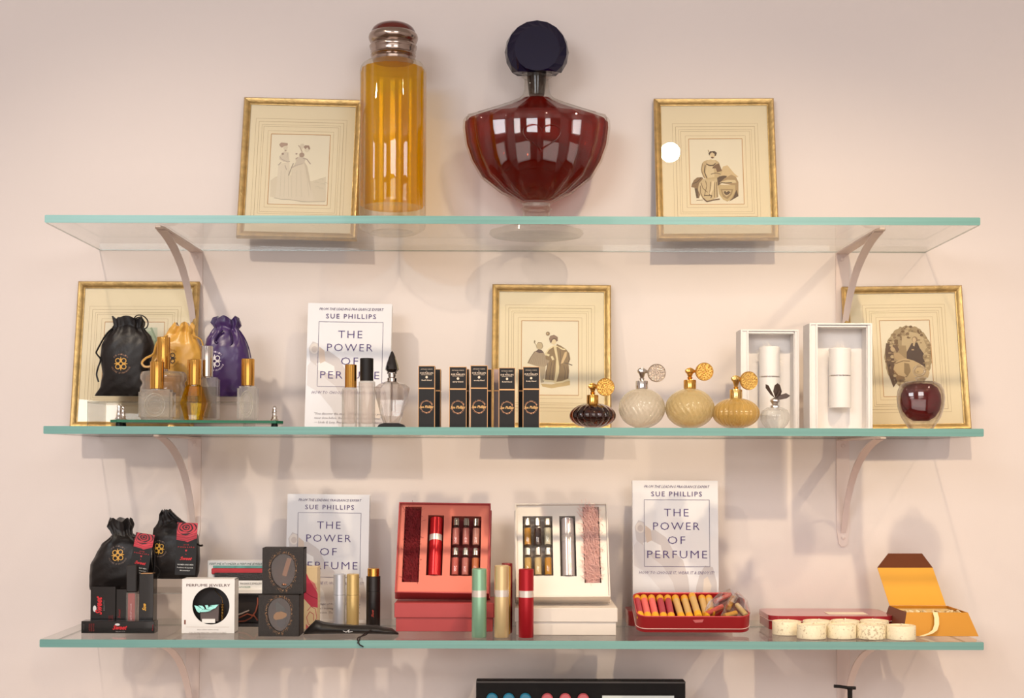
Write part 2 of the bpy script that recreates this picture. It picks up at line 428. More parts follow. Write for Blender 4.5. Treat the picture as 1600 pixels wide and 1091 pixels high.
def art_ladies(g, T, P):
    poly, line, el = drawer(g, T, C2(415, 200, 8.39), soft=.38)
    poly([(65, 690), (130, 640), (330, 620), (600, 700), (790, 640), (790, 960), (500, 975), (60, 900)], (224, 208, 186))
    poly([(170, 480), (310, 440), (330, 900), (320, 940), (130, 915)], (230, 215, 197))
    poly([(350, 500), (500, 430), (540, 520), (580, 700), (640, 960), (480, 975), (320, 940), (330, 700)], (228, 212, 193))
    poly([(500, 430), (545, 500), (575, 640), (600, 850), (560, 700), (520, 520)], (204, 186, 166))
    for x0, x1 in ((205, 190), (255, 240), (300, 300), (345, 340), (410, 400), (460, 470), (530, 570)):
        line([(x0, 560), ((x0 + x1) / 2, 720), (x1, 900)], 5, (196, 184, 160))
    line([(110, 915), (200, 935), (300, 938), (480, 965), (560, 970), (780, 965)], 9, (160, 146, 128))
    poly([(185, 370), (240, 310), (300, 320), (310, 430), (240, 445), (180, 410)], (216, 200, 184))
    line([(185, 375), (210, 410), (280, 445), (320, 440)], 10, (165, 140, 136)); line([(280, 390), (290, 330)], 6, (170, 150, 140))
    line([(205, 450), (165, 490)], 12, (150, 130, 125)); line([(255, 490), (275, 550)], 12, (165, 145, 138))
    el(262, 260, 28, 36, (228, 212, 190)); poly([(180, 215), (205, 192), (290, 200), (290, 230), (240, 240), (215, 260), (188, 240)], (150, 110, 98))
    el(225, 340, 16, 14, (110, 76, 70)); el(262, 298, 14, 10, (160, 130, 120))
    poly([(390, 400), (450, 370), (530, 400), (500, 470), (360, 520), (400, 440)], (206, 190, 176))
    line([(490, 400), (540, 410), (570, 450), (590, 475)], 14, (150, 124, 122)); line([(480, 470), (400, 490), (350, 520)], 9, (168, 146, 138))
    line([(365, 465), (340, 520), (300, 625)], 14, (140, 122, 112)); line([(395, 410), (420, 390)], 14, (150, 115, 108))
    el(475, 355, 34, 32, (140, 104, 92)); el(405, 340, 14, 10, (140, 104, 96)); el(480, 240, 30, 34, (222, 206, 186)); el(540, 285, 30, 34, (228, 212, 192))
    line([(430, 230), (450, 250), (480, 320)], 16, (176, 146, 132)); poly([(500, 250), (520, 228), (570, 232), (585, 270), (570, 290), (550, 255), (520, 280)], (118, 78, 66))
    for x, y in ((640, 720), (700, 680), (720, 740), (760, 730), (650, 780), (700, 800)): line([(x, y), (x + 30, y - 14), (x + 60, y + 4)], 5, (186, 178, 154))
def art_seated(g, T, P):
    poly, line, el = drawer(g, T, C2(1060, 220, 9.917))
    D = (92, 66, 46); Md = (160, 130, 94); Lt = (214, 190, 150)
    poly([(690, 400), (760, 380), (860, 500), (930, 560), (720, 600), (640, 520)], (222, 194, 150))
    poly([(240, 610), (290, 570), (370, 565), (400, 620), (320, 890), (280, 890), (250, 730), (200, 720), (205, 680)], (142, 112, 82))
    poly([(250, 740), (300, 740), (310, 890), (280, 890)], D); line([(215, 670), (290, 640), (350, 575)], 12, D)
    poly([(600, 560), (700, 540), (750, 545), (740, 610), (610, 700), (560, 640)], D)
    poly([(720, 580), (820, 525), (890, 560), (930, 640), (930, 860), (790, 940), (880, 700), (640, 650)], (178, 148, 108))
    poly([(650, 640), (760, 605), (880, 610), (900, 650), (760, 660), (640, 660)], (226, 204, 162)); line([(650, 650), (740, 655), (830, 650)], 12, D)
    poly([(610, 700), (640, 680), (880, 690), (880, 790), (820, 900), (760, 945), (690, 910), (630, 830)], (206, 180, 134))
    poly([(650, 750), (850, 750), (830, 830), (760, 905), (690, 870)], (166, 138, 98)); poly([(680, 770), (820, 770), (800, 830), (745, 870), (700, 830)], (214, 190, 148)); poly([(700, 790), (730, 780), (745, 800), (770, 780), (810, 795), (780, 830), (745, 845), (715, 825)], (96, 72, 50))
    poly([(900, 760), (930, 860), (790, 940), (850, 880)], D)
    poly([(380, 590), (470, 590), (600, 580), (610, 700), (620, 870), (540, 910), (440, 940), (380, 900), (350, 860), (300, 760), (320, 660)], Lt)
    for p in ([(350, 650), (380, 740), (450, 800)], [(420, 620), (440, 700), (400, 860)], [(500, 640), (490, 760), (480, 850)], [(560, 640), (560, 760), (560, 880)], [(590, 640), (595, 780), (600, 880)], [(340, 700), (340, 800), (380, 890)]): line(p, 11, (128, 100, 70))
    poly([(520, 630), (560, 630), (540, 760), (500, 840), (480, 820), (510, 720)], (238, 216, 178))
    line([(380, 890), (440, 945), (540, 920), (640, 905)], 20, (110, 80, 60)); line([(280, 925), (380, 920)], 10, Md); line([(400, 850), (520, 850), (500, 890)], 12, D)
    poly([(380, 330), (440, 300), (580, 300), (630, 340), (640, 400), (680, 460), (660, 540), (560, 600), (440, 600), (400, 570), (355, 490), (360, 400)], (206, 180, 138))
    poly([(440, 380), (540, 380), (560, 560), (460, 580), (420, 500)], (228, 206, 166))
    line([(430, 360), (480, 385), (540, 385), (575, 350)], 18, D); line([(375, 350), (355, 450), (380, 530), (405, 580)], 14, Md); line([(415, 380), (400, 480), (440, 580)], 14, D)
    poly([(580, 370), (630, 350), (675, 470), (600, 490), (580, 430), (520, 430), (540, 400)], (124, 92, 64)); line([(500, 520), (580, 500), (650, 520)], 10, D)
    poly([(440, 310), (500, 290), (580, 310), (570, 350), (500, 375), (440, 350)], (220, 196, 156))
    el(530, 225, 38, 50, (232, 208, 170)); poly([(465, 200), (490, 165), (560, 160), (595, 190), (580, 235), (560, 240), (560, 205), (520, 180), (490, 205), (480, 230)], (80, 54, 42)); el(525, 262, 22, 14, (120, 84, 70)); line([(470, 180), (460, 145)], 10, Md)
def art_cloaks(g, T, P):
    poly, line, el = drawer(g, T, C2(800, 490, 8.39))
    B = (150, 122, 84); Dk = (112, 88, 66)
    poly([(380, 920), (520, 930), (760, 880), (760, 940), (520, 980), (400, 960)], (216, 188, 136))
    poly([(290, 500), (340, 480), (410, 500), (440, 560), (500, 640), (430, 700), (320, 690), (200, 650), (230, 590)], (178, 156, 130))
    poly([(330, 690), (440, 700), (420, 900), (380, 910), (360, 700)], (196, 176, 148))
    for k in range(9): line([(300 + 16 * k, 520), (240 + 27 * k, 660)], 4, (150, 130, 110))
    poly([(310, 500), (340, 470), (385, 475), (420, 515), (360, 520)], (92, 66, 62)); line([(215, 650), (250, 570), (300, 500)], 8, Dk)
    el(362, 425, 42, 48, (206, 184, 148)); line([(330, 400), (345, 380), (390, 385), (405, 430), (390, 460)], 8, (150, 126, 98)); line([(300, 355), (290, 380), (315, 410), (330, 460)], 8, (160, 138, 108)); el(297, 368, 10, 16, (150, 130, 100))
    poly([(440, 520), (500, 450), (560, 420), (620, 420), (700, 460), (750, 520), (765, 600), (740, 660), (750, 750), (740, 860), (640, 890), (550, 900), (430, 870), (440, 760), (490, 620), (440, 600)], B)
    for p in ([(470, 650), (450, 760), (445, 860)], [(520, 640), (500, 760), (490, 870)], [(630, 480), (640, 600), (620, 760)], [(680, 680), (700, 760), (690, 860)], [(720, 700), (730, 780), (725, 850)], [(560, 620), (540, 740), (530, 880)], [(740, 540), (750, 600), (735, 640)]): line(p, 10, Dk)
    poly([(545, 440), (580, 430), (600, 560), (620, 700), (615, 780), (580, 900), (550, 900), (570, 760), (580, 600)], (240, 220, 176))
    line([(410, 860), (430, 880), (550, 890), (560, 910), (650, 900), (760, 860)], 26, (244, 226, 184))
    line([(440, 530), (480, 470), (540, 430), (600, 430), (660, 470), (700, 470)], 22, (244, 226, 184)); line([(430, 530), (490, 550)], 34, (240, 222, 180)); line([(520, 560), (540, 610)], 34, (240, 222, 180))
    poly([(690, 510), (720, 500), (715, 560), (670, 650), (640, 660), (650, 620)], (228, 196, 148)); line([(690, 650), (740, 660), (790, 680)], 14, Dk); poly([(590, 400), (660, 435), (640, 450), (580, 420)], B)
    el(548, 360, 36, 48, (240, 218, 178)); poly([(485, 330), (500, 295), (550, 280), (600, 310), (600, 360), (580, 370), (560, 330), (530, 340), (520, 380), (495, 370)], (150, 120, 100)); line([(505, 385), (520, 350), (545, 330), (585, 340)], 12, (96, 66, 58)); el(470, 265, 26, 26, (150, 122, 92)); el(466, 265, 12, 12, (200, 176, 136))
def art_oval(g, T, P):
    poly, line, el = drawer(g, T, C2(1360, 480, 7.79))
    out = []
    for k in range(72):
        a = 2 * pi * k / 72; w = 1 + .03 * random.uniform(-1, 1)
        out.append((460 + 290 * w * cos(a), 610 + 385 * w * sin(a)))
    poly(out, (176, 152, 116)); rnd = random.Random(4)
    for k in range(300):
        a = rnd.uniform(0, 2 * pi); q = rnd.uniform(.62, 1.0); x = 460 + 280 * q * cos(a); y = 610 + 375 * q * sin(a)
        c = rnd.choice([(120, 90, 58), (146, 118, 84), (200, 176, 138), (162, 136, 98), (132, 104, 72)]) if x < 640 else rnd.choice([(176, 150, 112), (206, 182, 142), (150, 124, 90)])
        el(x, y, rnd.uniform(8, 26), rnd.uniform(6, 18), c)
    poly([(190, 440), (260, 450), (290, 600), (280, 760), (330, 900), (280, 980), (230, 840), (200, 700), (180, 560)], (98, 68, 44))
    poly([(380, 380), (480, 300), (620, 330), (680, 480), (640, 600), (500, 560), (380, 520)], (204, 180, 142)); poly([(350, 470), (430, 470), (450, 620), (350, 600)], (168, 142, 104))
    poly([(440, 620), (560, 650), (680, 740), (720, 800), (700, 860), (520, 900), (380, 900), (300, 840), (280, 760), (300, 680), (350, 640)], (208, 180, 138))
    poly([(410, 680), (470, 690), (490, 780), (450, 850), (410, 800)], (150, 124, 88)); line([(300, 690), (400, 655), (480, 660)], 12, (120, 92, 64)); poly([(280, 760), (340, 830), (420, 850), (400, 930), (320, 900)], (150, 116, 78))
    el(270, 510, 28, 34, (206, 178, 140)); poly([(260, 470), (320, 460), (350, 520), (320, 560), (300, 510)], (112, 82, 60)); poly([(280, 560), (350, 560), (420, 620), (330, 650), (290, 620)], (196, 166, 126))
    poly([(500, 440), (570, 430), (600, 500), (650, 570), (630, 610), (660, 660), (670, 740), (600, 690), (520, 650), (440, 630), (440, 550)], (78, 54, 42))
    line([(500, 520), (530, 520)], 20, (190, 160, 120)); el(538, 395, 36, 36, (150, 122, 92)); el(532, 400, 22, 30, (216, 188, 150)); poly([(520, 430), (545, 432), (535, 480), (515, 470)], (212, 186, 146))
def art_hidden(g, T, P):
    poly, line, el = drawer(g, T, lambda x, y: (x, y))
    poly([(175, 512), (246, 512), (246, 610), (175, 610)], (206, 212, 190))
    poly([(225, 520), (240, 516), (244, 545), (232, 560)], (176, 196, 170)); line([(236, 512), (244, 530), (240, 560)], 30, (150, 170, 140)); line([(200, 600), (240, 596)], 20, (170, 160, 130))
frame('gilt framed engraving of two ladies, behind the giant amber bottle', (371, 557, 157), -.044, Z1, 8.5, 1.2, dict(box=(424, 209, 511, 321), draw=art_ladies))
frame('gilt framed engraving of a seated lady, alone at the right of the top shelf', (1027, 1215, 157), -.044, Z1, 8.5, -.45, dict(box=(1076, 217, 1163, 319), draw=art_seated))
frame('gilt frame behind the black satin pouch at the left end of the middle shelf', (112, 302, 442), -.047, Z2, 9, 0, dict(box=(164, 503, 252, 610), draw=art_hidden))
frame('gilt framed engraving of two cloaked women, behind the small black boxes', (768, 954, 447), -.045, Z2, 8, .3, dict(box=(815, 501, 904, 618), draw=art_cloaks))
frame('gilt framed oval engraving, behind the round purple bottle', (1327, 1515, 449), -.045, Z2, 8.5, -.9, dict(box=(1374, 501, 1460, 619), draw=art_oval))

# ------------------------------------------------------------------ giant amber bottle
def prof_px(P, lst, yl=0.0):
    """[(half width px, py)] -> [(r, z)]; uses metres per pixel at the thing's depth"""
    s = P.x(900, 600, yl) - P.x(899, 600, yl)
    return [(hw * s, P.z(py, 800, yl)) for hw, py in lst]
r, P, M = root('giant_perfume_bottle', 'tall fluted giant glass bottle of amber perfume with a silver screw cap', 'perfume bottle', 613, -.12, Z1)
s = P.x(900) - P.x(899); zt = P.z(97, 613)
flute = lambda t, i: 1 - .035 * abs(sin(9 * t)) ** .6
top = lambda py: P.z(py, 613)
g = G(); g.lathe([(0, .004), (.036, .004), (.040, 0), (50 * s, .007), (52.5 * s, .014), (52.5 * s, top(110)), (51 * s, top(106)), (46 * s, top(100)), (36 * s, top(97)), (30 * s, top(95)), (0, top(95))], 72, mod=lambda t, i: flute(t, i) if .25 < i < .8 else 1)
g.build('glass_body', clear('bottle_glass', (251, 251, 248), 0.06, 0, 1.3), r, 25)
zl0 = top(324)
g = G(); g.lathe([(0, zl0 + .003), (20 * s, zl0 + .002), (47.5 * s, zl0), (50.5 * s, zl0 + .004), (50.5 * s, top(113)), (49.5 * s, top(109)), (0, top(109))], 72, mod=lambda t, i: flute(t, i))
g.build('amber_perfume', clear('amber_liquid', (255, 227, 54), 0.07, 0, .8, grgb=(254, 215, 40)), r, 25)
g = G(); g.lathe(prof_px(P, [(32, 97), (33, 95), (33, 93), (34.5, 91.5), (33.5, 90), (35.5, 88), (34, 85.5), (35.5, 83), (34.5, 80), (36.5, 77.5), (37.5, 74), (35, 71), (33.5, 69), (36.5, 67), (38.5, 63), (39, 60), (38, 56), (36, 53.5), (34, 52), (0, 52)]), 48)
g.build('silver_collar', mat('aged_silver', (176, 160, 150), .2, 1, .15, 30), r, 60)
g = G(); g.lathe(prof_px(P, [(35, 54), (34.5, 50), (32, 45.5), (27, 41.5), (19, 38.3), (9, 36.6), (0, 36.3)]), 40)
g.build('amber_dome', mat('dark_amber_resin', (96, 24, 14), .12, 0, .2, 20, coat=.6), r, 60)

# ------------------------------------------------------------------ giant red bottle
r, P, M = root('giant_perfume_bottle', 'giant fan shaped bottle of red perfume with a dark blue round stopper', 'perfume bottle', 838, -.098, Z1)
s = P.x(900) - P.x(899); zz = lambda py: P.z(py, 838)
prof = [(24, 318), (30, 315), (57, 302), (87, 279), (103, 252), (112, 226), (116, 200), (115.5, 188), (112, 183), (92, 177), (71, 170), (45, 161), (28, 154), (22, 148), (20, 140), (19.5, 124), (24, 121), (24, 116), (0, 115)]
NF = 20
fl = lambda t, i: (1 - .05 * abs(sin(NF / 2 * t)) * (1 if .02 < i < .72 else 0))
def body(sc_, lst, mod, close=True):
    g = G(); pts = [(0, zz(lst[0][1]))] + [(hw * s * sc_, zz(py)) for hw, py in lst]
    g.lathe(pts, 120, sy=.56, mod=mod); return g
g = body(1, prof, fl); g.build('glass_body', clear('bottle_glass', (251, 251, 248), 0.06, 0, 1.3), r, 22)
liq = [(20, 314), (28, 311), (54, 299), (84, 277), (100, 251), (109, 226), (112.5, 200), (112, 190), (108, 187), (90, 180), (70, 173.5), (44, 165), (27, 158), (20, 153), (0, 153)]
g = body(1, liq, lambda t, i: (1 - .05 * abs(sin(NF / 2 * t)) * (1 if .02 < i < .8 else 0)))
g.build('red_perfume', clear('red_liquid', (206, 104, 88), 0.2, 0, 1.1, grgb=(205, 70, 60)), r, 22)
g = G(); hp = [(0, zz(372) * 0 + .0)]
foot = [(0, .002), (70 * s, 0), (74 * s, .004), (73 * s, .009), (60 * s, .014), (40 * s, .019), (28 * s, .026), (22 * s, .034), (21 * s, zz(330)), (25 * s, zz(327)), (21 * s, zz(324)), (22 * s, zz(319.5)), (0, zz(319.5))]
g.lathe(foot, 64, sy=.85); g.build('glass_foot', clear('foot_glass', (250, 250, 247), 0.12, 0, 1.3), r, 30)
# heart shaped relief on the front
g = G(); pts = []
for k in range(41):
    t = 2 * pi * k / 40; a = 17 * sin(t) ** 3; b = 13 * cos(t) - 5 * cos(2 * t) - 2 * cos(3 * t) - cos(4 * t)
    pts.append(((845 - 838 + 1.7 * a) * s, 0, zz(226 - 1.4 * b)))
rr = lambda z: next((.5 * (p[0] + q[0]) * s for p, q in zip(prof, prof[1:]) if zz(p[1]) <= z <= zz(q[1])), .1)
pts = [(x, -.56 * sqrt(max(rr(z) ** 2 - x * x, 0)) - .0005, z) for x, y, z in pts]
g.tube(pts, .0011, 6); g.build('heart_relief', clear('relief_glass', (230, 180, 170), 0, .1, 2.0), r, 60)
g = G(); g.lathe([(0, zz(150)), (12 * s, zz(149)), (15 * s, zz(124)), (15 * s, zz(116)), (0, zz(115))], 32); g.build('stopper_plug', clear('smoke_plug', (150, 140, 132), .2, .15), r, 40)
# faceted stopper: a thick round slab cut flat at its foot
g = G(); n = 18; R = 50.5 * s; zc = zz(82)
def ringy(rad, y, kk=0): return [(rad * cos(2 * pi * (k + kk) / n), y, max(zc + rad * sin(2 * pi * (k + kk) / n), zz(115.5))) for k in range(n)]
rings = [ringy(R * .70, -.024), ringy(R * .93, -.015, .5), ringy(R, 0), ringy(R * .93, .015, .5), ringy(R * .70, .024)]
g.loft(rings); g.build('blue_stopper', mat('midnight_blue_glass', (14, 10, 44), .1, 0, .3, 12, coat=.15, spec=.4), r)

# ------------------------------------------------------------------ satin pouches
def pouch(label, Y, z, px0, rows, cloth, emblem=None, cord=None, pw=2.6, folds=9, depth=.02, name='satin_pouch', grp='drawstring pouches', tilt=0):
    r, P, M = root(name, label, 'pouch', px0, Y, z, grp)
    rows = sorted(rows, key=lambda q: -q[0])          # bottom first
    rings = []; data = []; rnd = random.Random(int(px0))
    fine = []
    for a, b in zip(rows, rows[1:]):
        for k in range(4):
            t = k / 4; t2 = t * t * (3 - 2 * t) * .35 + t * .65
            fine.append(tuple(a[i] + (b[i] - a[i]) * (t if i == 0 else t2) for i in range(5)))
    fine.append(rows[-1]); n = 64; ph = [rnd.uniform(0, 6.28) for _ in range(6)]
    for (py, xl, xr, d, f) in fine:
        x0 = P.x(xl, py); x1 = P.x(xr, py); zc = P.z(py, px0); cx = (x0 + x1) / 2; hw = (x1 - x0) / 2
        data.append((max(zc, .0), cx, hw, d)); ring = []
        for k in range(n):
            t = 2 * pi * k / n; c, s_ = cos(t), sin(t)
            ex = 2 / pw
            X = abs(c) ** ex * (1 if c > 0 else -1); Yv = abs(s_) ** ex * (1 if s_ > 0 else -1)
            w = 1 + f * (sin(folds * t + ph[0] + py * .05) * .6 + sin((folds + 4) * t + ph[1] - py * .04) * .4)
            wz = .0012 * sin(c * 9 + py * .22 + ph[2]) * sin(py * .13 + ph[3] + c * 4) * (1 - min(f * 6, 1))
            ring.append((cx + hw * X * (1 + (w - 1) * .35), d * Yv * w + wz, max(zc, .0003) + (f * .012 * sin(5 * t + ph[4]) if f > .12 else 0)))
        rings.append(ring)
    g = G(); g.loft(rings); g.build('cloth_bag', cloth, r, 70)
    def surf(x, z_):
        for (za, ca, ha, da), (zb, cb, hb, db) in zip(data, data[1:]):
            if za <= z_ <= zb or (za, ca, ha, da) == data[-2]:
                t = min(max((z_ - za) / max(zb - za, 1e-6), 0), 1); c = ca + (cb - ca) * t; h = ha + (hb - ha) * t; d = da + (db - da) * t
                q = min(abs((x - c) / h), .98)
                return -d * (1 - q ** pw) ** (1 / pw) - .0018
        return -.02
    return r, P, M, surf
def emblem(r, P, surf, px, py, k, col, ring, words=True, tilt=0):
    g = G(); s = P.x(px + 1, py) - P.x(px, py); cx, cz = P(px, py)
    c = lin(*col); rc = lin(*ring)
    for a in range(4):
        t = a * pi / 2 + tilt
        f = lambda u, v: (cx + (u * cos(t) - v * sin(t)) * s * k, cz + (u * sin(t) + v * cos(t)) * s * k)
        g.ink([f(2, -.9), f(8, -.9), f(11, 0), f(8, .9), f(2, .9)], c, surf=surf)
        ring_ = [f(4.6 + 3.6 * cos(q * pi / 5), 4.6 + 3.6 * sin(q * pi / 5)) for q in range(10)]
        g.stroke(ring_, 1.35 * s * k, c, surf=surf, closed=True)
    g.stroke([(cx + 3 * s * k * cos(q * pi / 4), cz + 3 * s * k * sin(q * pi / 4)) for q in range(8)], 1.4 * s * k, c, surf=surf, closed=True)
    if words:
        g.ring_text('SUE PHILLIPS', cx, cz, 14.5 * s * k, 2.6 * s * k, rc, 140, 40, surf=surf)
        g.ring_text('CULTURE OF FRAGRANCE', cx, cz, 14.5 * s * k, 2.6 * s * k, rc, 198, 342, surf=surf, bottom=True)
    g.prn('gold_emblem' if col[0] > 150 and col[2] < 120 else 'emblem', r)
def cord(r, P, pts, mat_, yl=-.012, w=.0011, name='drawstring'):
    q = [(P.x(a, b, yl), yl + (c if len(rest) else 0), P.z(b, a, yl)) for a, b, *rest in pts for c in [rest[0] if rest else 0]]
    # smooth
    out = []
    for i in range(len(q) - 1):
        p0 = Vector(q[max(i - 1, 0)]); p1 = Vector(q[i]); p2 = Vector(q[i + 1]); p3 = Vector(q[min(i + 2, len(q) - 1)])
        for k in range(5):
            t = k / 5
            out.append(.5 * ((2 * p1) + (p2 - p0) * t + (2 * p0 - 5 * p1 + 4 * p2 - p3) * t * t + (3 * p1 - p0 - 3 * p2 + p3) * t ** 3))
    out.append(Vector(q[-1])); G().tube(out, w, 6).build(name, mat_, r, 60)
satin = lambda nm, rgb, b=.35: mat(nm, rgb, .34, 0, .25, 28, b, 55, sheen=.3)
blk = mat('black_satin', (26, 21, 20), .42, 0, .3, 30, .5, 60, sheen=.04, spec=.35); gld = satin('gold_satin', (214, 160, 66)); prp = satin('purple_satin', (60, 29, 90))
RISZ = .0455
# clear riser
def riser(label, pxl, pxr, Y0, Y1, z, H, t=.003):
    x0 = on(pxl, z + H, Y0); x1 = on(pxr, z + H, Y0); ac = clear('acrylic', (244, 242, 240), 0, .02)
    r = thing('acrylic_riser', label, 'display riser', ((x0 + x1) / 2, Y0, z + .0003), group='clear acrylic risers'); w = (x1 - x0) / 2; D = Y1 - Y0
    g = G(); g.box(-w, w, 0, D, H - t, H, bev=.0006); g.build('top_plate', ac, r)
    for q in (-1, 1):
        g = G(); g.box(q * w - (t if q > 0 else 0), q * w + (t if q < 0 else 0), 0, D, 0, H - t - .0001); g.build('leg_plate', ac, r)
    g = G()
    for q in (-1, 1): g.box(q * w - .0007, q * w + .0007, -.0007, .0002, 0, H)
    g.box(-w, w, -.0007, .0002, H - t, H - t + .0008)
    g.build('polished_edge', rim, r)
riser('clear acrylic riser carrying the black, gold and purple satin pouches', 137, 383, -.185, -.085, Z2, RISZ)
zr = Z2 + RISZ + .0006
r, P, M, sf = pouch('black satin pouch with a gold emblem, in front of the leftmost gilt frame', -.118, zr, 198,
    [(619, 148, 236, .012, .02), (605, 157, 236, .019, .02), (585, 161, 234, .023, .02), (560, 158, 238, .024, .02), (540, 160, 241, .022, .03), (526, 166, 236, .018, .06), (515, 175, 226, .013, .16), (510, 178, 223, .011, .22), (503, 177, 224, .012, .26), (497, 176, 223, .013, .26)], blk)
emblem(r, P, sf, 195, 570, 1.0, (214, 160, 66), (150, 110, 84))
cord(r, P, [(176, 513), (165, 524), (152, 547), (151, 553), (157, 562), (153, 575), (151, 586), (154, 597)], blk, -.012, .0015)
cord(r, P, [(208, 500), (214, 493), (224, 494), (231, 502), (230, 511), (224, 514), (226, 504), (218, 496), (210, 499)], blk, -.014, .0011)
r, P, M, sf = pouch('gold satin pouch with a dark emblem, between the black and purple pouches', -.140, zr, 280,
    [(619, 240, 316, .014, .02), (600, 238, 318, .019, .02), (575, 235, 318, .021, .02), (555, 239, 318, .020, .03), (540, 244, 313, .02, .05), (527, 256, 306, .014, .16), (521, 262, 303, .011, .26), (514, 266, 304, .013, .34), (507, 272, 300, .012, .34)], gld)
emblem(r, P, sf, 270, 561, .95, (46, 34, 24), (170, 120, 50))
cord(r, P, [(262, 524), (246, 535), (240, 553), (228, 560), (222, 567), (226, 573), (236, 572), (245, 560)], gld, -.02, .0022)
cord(r, P, [(300, 524), (314, 531), (318, 545)], gld, -.012, .0014)
r, P, M, sf = pouch('purple satin pouch with a white emblem, right of the gold pouch', -.13, zr, 354,
    [(620, 334, 378, .014, .02), (612, 328, 385, .018, .02), (590, 322, 390, .024, .02), (565, 319, 391, .025, .02), (545, 320, 388, .023, .03), (530, 323, 383, .018, .06), (520, 330, 378, .014, .14), (513, 336, 372, .010, .24), (506, 331, 376, .013, .3), (499, 334, 374, .013, .3), (497, 340, 370, .012, .3)], prp)
emblem(r, P, sf, 340, 566, 1.0, (232, 224, 226), (215, 200, 220))
cord(r, P, [(348, 516), (340, 524), (336, 533), (340, 536)], mat('dark_purple_cord', (48, 24, 78), .5), -.02, .002)
cord(r, P, [(358, 516), (361, 526), (362, 536), (359, 540)], mat('dark_purple_cord', (48, 24, 78), .5), -.02, .002)
cord(r, P, [(372, 514), (382, 528), (389, 545), (392, 560)], mat('dark_purple_cord', (48, 24, 78), .5), -.006, .001)

# ------------------------------------------------------------------ mirror tray with bottles
tz = Z2 + .0065; yaw = radians(10)
r, P, M = root('mirror_tray', 'small dark mirror tray with twisted silver corner posts, in front of the pouches', 'tray', 310, -.245, Z2 + .0004, rot=(0, 0, yaw))
mir = mat('green_mirror_edge', (40, 112, 84), .15, 0, .2, 30); mirt = mat('mirror_silver', (200, 200, 196), .03, 1, .02)
TW, TD = .139, .045; th = .0042
g = G(); g.prismz([(-TW, -TD + .012), (-TW + .012, -TD), (TW - .012, -TD), (TW, -TD + .012), (TW, TD - .012), (TW - .012, TD), (-TW + .012, TD), (-TW, TD - .012)], .006, .006 + th); g.build('glass_plate', mir, r)
g = G(); g.prismz([(-TW + .004, -TD + .014), (-TW + .014, -TD + .003), (TW - .014, -TD + .003), (TW - .004, -TD + .014), (TW - .004, TD - .014), (TW - .014, TD - .003), (-TW + .014, TD - .003), (-TW + .004, TD - .014)], .006 + th, .0065 + th); g.build('mirror_face', mirt, r)
for sx_ in (-1, 1):
    for sy_ in (-1, 1):
        cx, cyy = sx_ * (TW - .014), sy_ * (TD - .010)
        G().lathe([(.005, 0), (.0055, .003), (.0045, .0062), (0, .0062)], 16, (cx, cyy)).build('foot', BLACKC, r, 40)
        pr = [(.0055, .0105), (.006, .012), (.004, .015), (.0045, .018), (.003, .020), (.0038, .022), (.0028, .024), (.0036, .026), (.0024, .028), (.0034, .0305), (.0030, .033), (.0012, .035), (0, .0352)]
        G().lathe(pr, 16, (cx, cyy), mod=lambda t, i: 1 + .12 * sin(4 * t + i * 14)).build('corner_post', SILV, r, 60)
    G().tube([(sx_ * (TW - .014), -TD + .010, .030), (sx_ * (TW - .014), 0, .0315), (sx_ * (TW - .014), TD - .010, .030)], .0014, 8).build('end_rail', SILV, r, 60)
TZ = Z2 + .0004 + .0065 + th + .0004
def vial(label, px, Y, z, capx, capy, neck, bodyfn, cap=GOLD, name='perfume_bottle', grp='small refillable perfume bottles', liquid=None):
    r, P, M = root(name, label, 'perfume bottle', px, Y, z, grp); s = P.x(px + 1, 600) - P.x(px, 600)
    ccx = P.x((capx[0] + capx[1]) / 2, capy[1]); cr = (capx[1] - capx[0]) / 2 * s; z0 = P.z(capy[1], px); z1 = P.z(capy[0], px)
    G().lathe([(cr * .98, z0), (cr, z0 + .0006), (cr, z1 - .0008), (cr * .93, z1), (0, z1 + .0002)], 32, (ccx, 0)).build('cap', cap, r, 40)
    G().lathe([(cr * .7, P.z(neck, px) - .001), (cr * .7, z0 - .0002), (0, z0 - .0002)], 20, (ccx, 0)).build('neck', SILV, r, 40)
    bodyfn(r, P, s); return r
def b_ribs(r, P, s):
    pr = [(0, .001), (30 * s, 0)]; zt = P.z(580, 255)
    for k in range(4):
        a = zt * k / 4; h = zt / 4; pr += [(33 * s, a + h * .08), (36 * s, a + h * .3), (36 * s, a + h * .65), (33 * s, a + h * .92)]
    pr += [(20 * s, zt), (10 * s, zt + .001), (0, zt + .001)]
    G().lathe(pr, 40).build('ribbed_glass_body', CLEAR, r, 40)
    G().lathe([(0, .004), (26 * s, .004), (28 * s, zt * .9), (0, zt * .9)], 32).build('pale_perfume', clear('pale_liquid', (246, 232, 206), .1), r, 40)
def cushion(px0, px1, py0, hd, inset=.0, liq=None, facet=False):
    def fn(r, P, s):
        x0, x1 = P.x(px0, 630), P.x(px1, 630); zt = P.z(py0, px0); cx = (x0 + x1) / 2; w = (x1 - x0) / 2
        g = G(); g.box(x0, x1, -hd, hd, 0, zt, bev=min(w, hd) * .28, seg=2); g.build('glass_body', CLEAR, r, 30)
        if inset:
            g = G(); n = 24
            g.tube([(cx + w * .6 * cos(a * pi / 12), -hd - .0003, zt * .48 + zt * .38 * sin(a * pi / 12)) for a in range(25)], .0009, 6); g.tube([(cx + w * .42 * cos(a * pi / 12), -hd - .0003, zt * .48 + zt * .28 * sin(a * pi / 12)) for a in range(25)], .0005, 6)
            g.build('oval_relief', clear('relief_clear', (244, 244, 242), .1, 0.05, 2, milk=.25), r, 40)
        if liq:
            g = G(); g.box(x0 + w * .3, x1 - w * .3, -hd * .6, hd * .6, .004, zt * liq[1], bev=.001); g.build('perfume', liq[0], r, 30)
    return fn
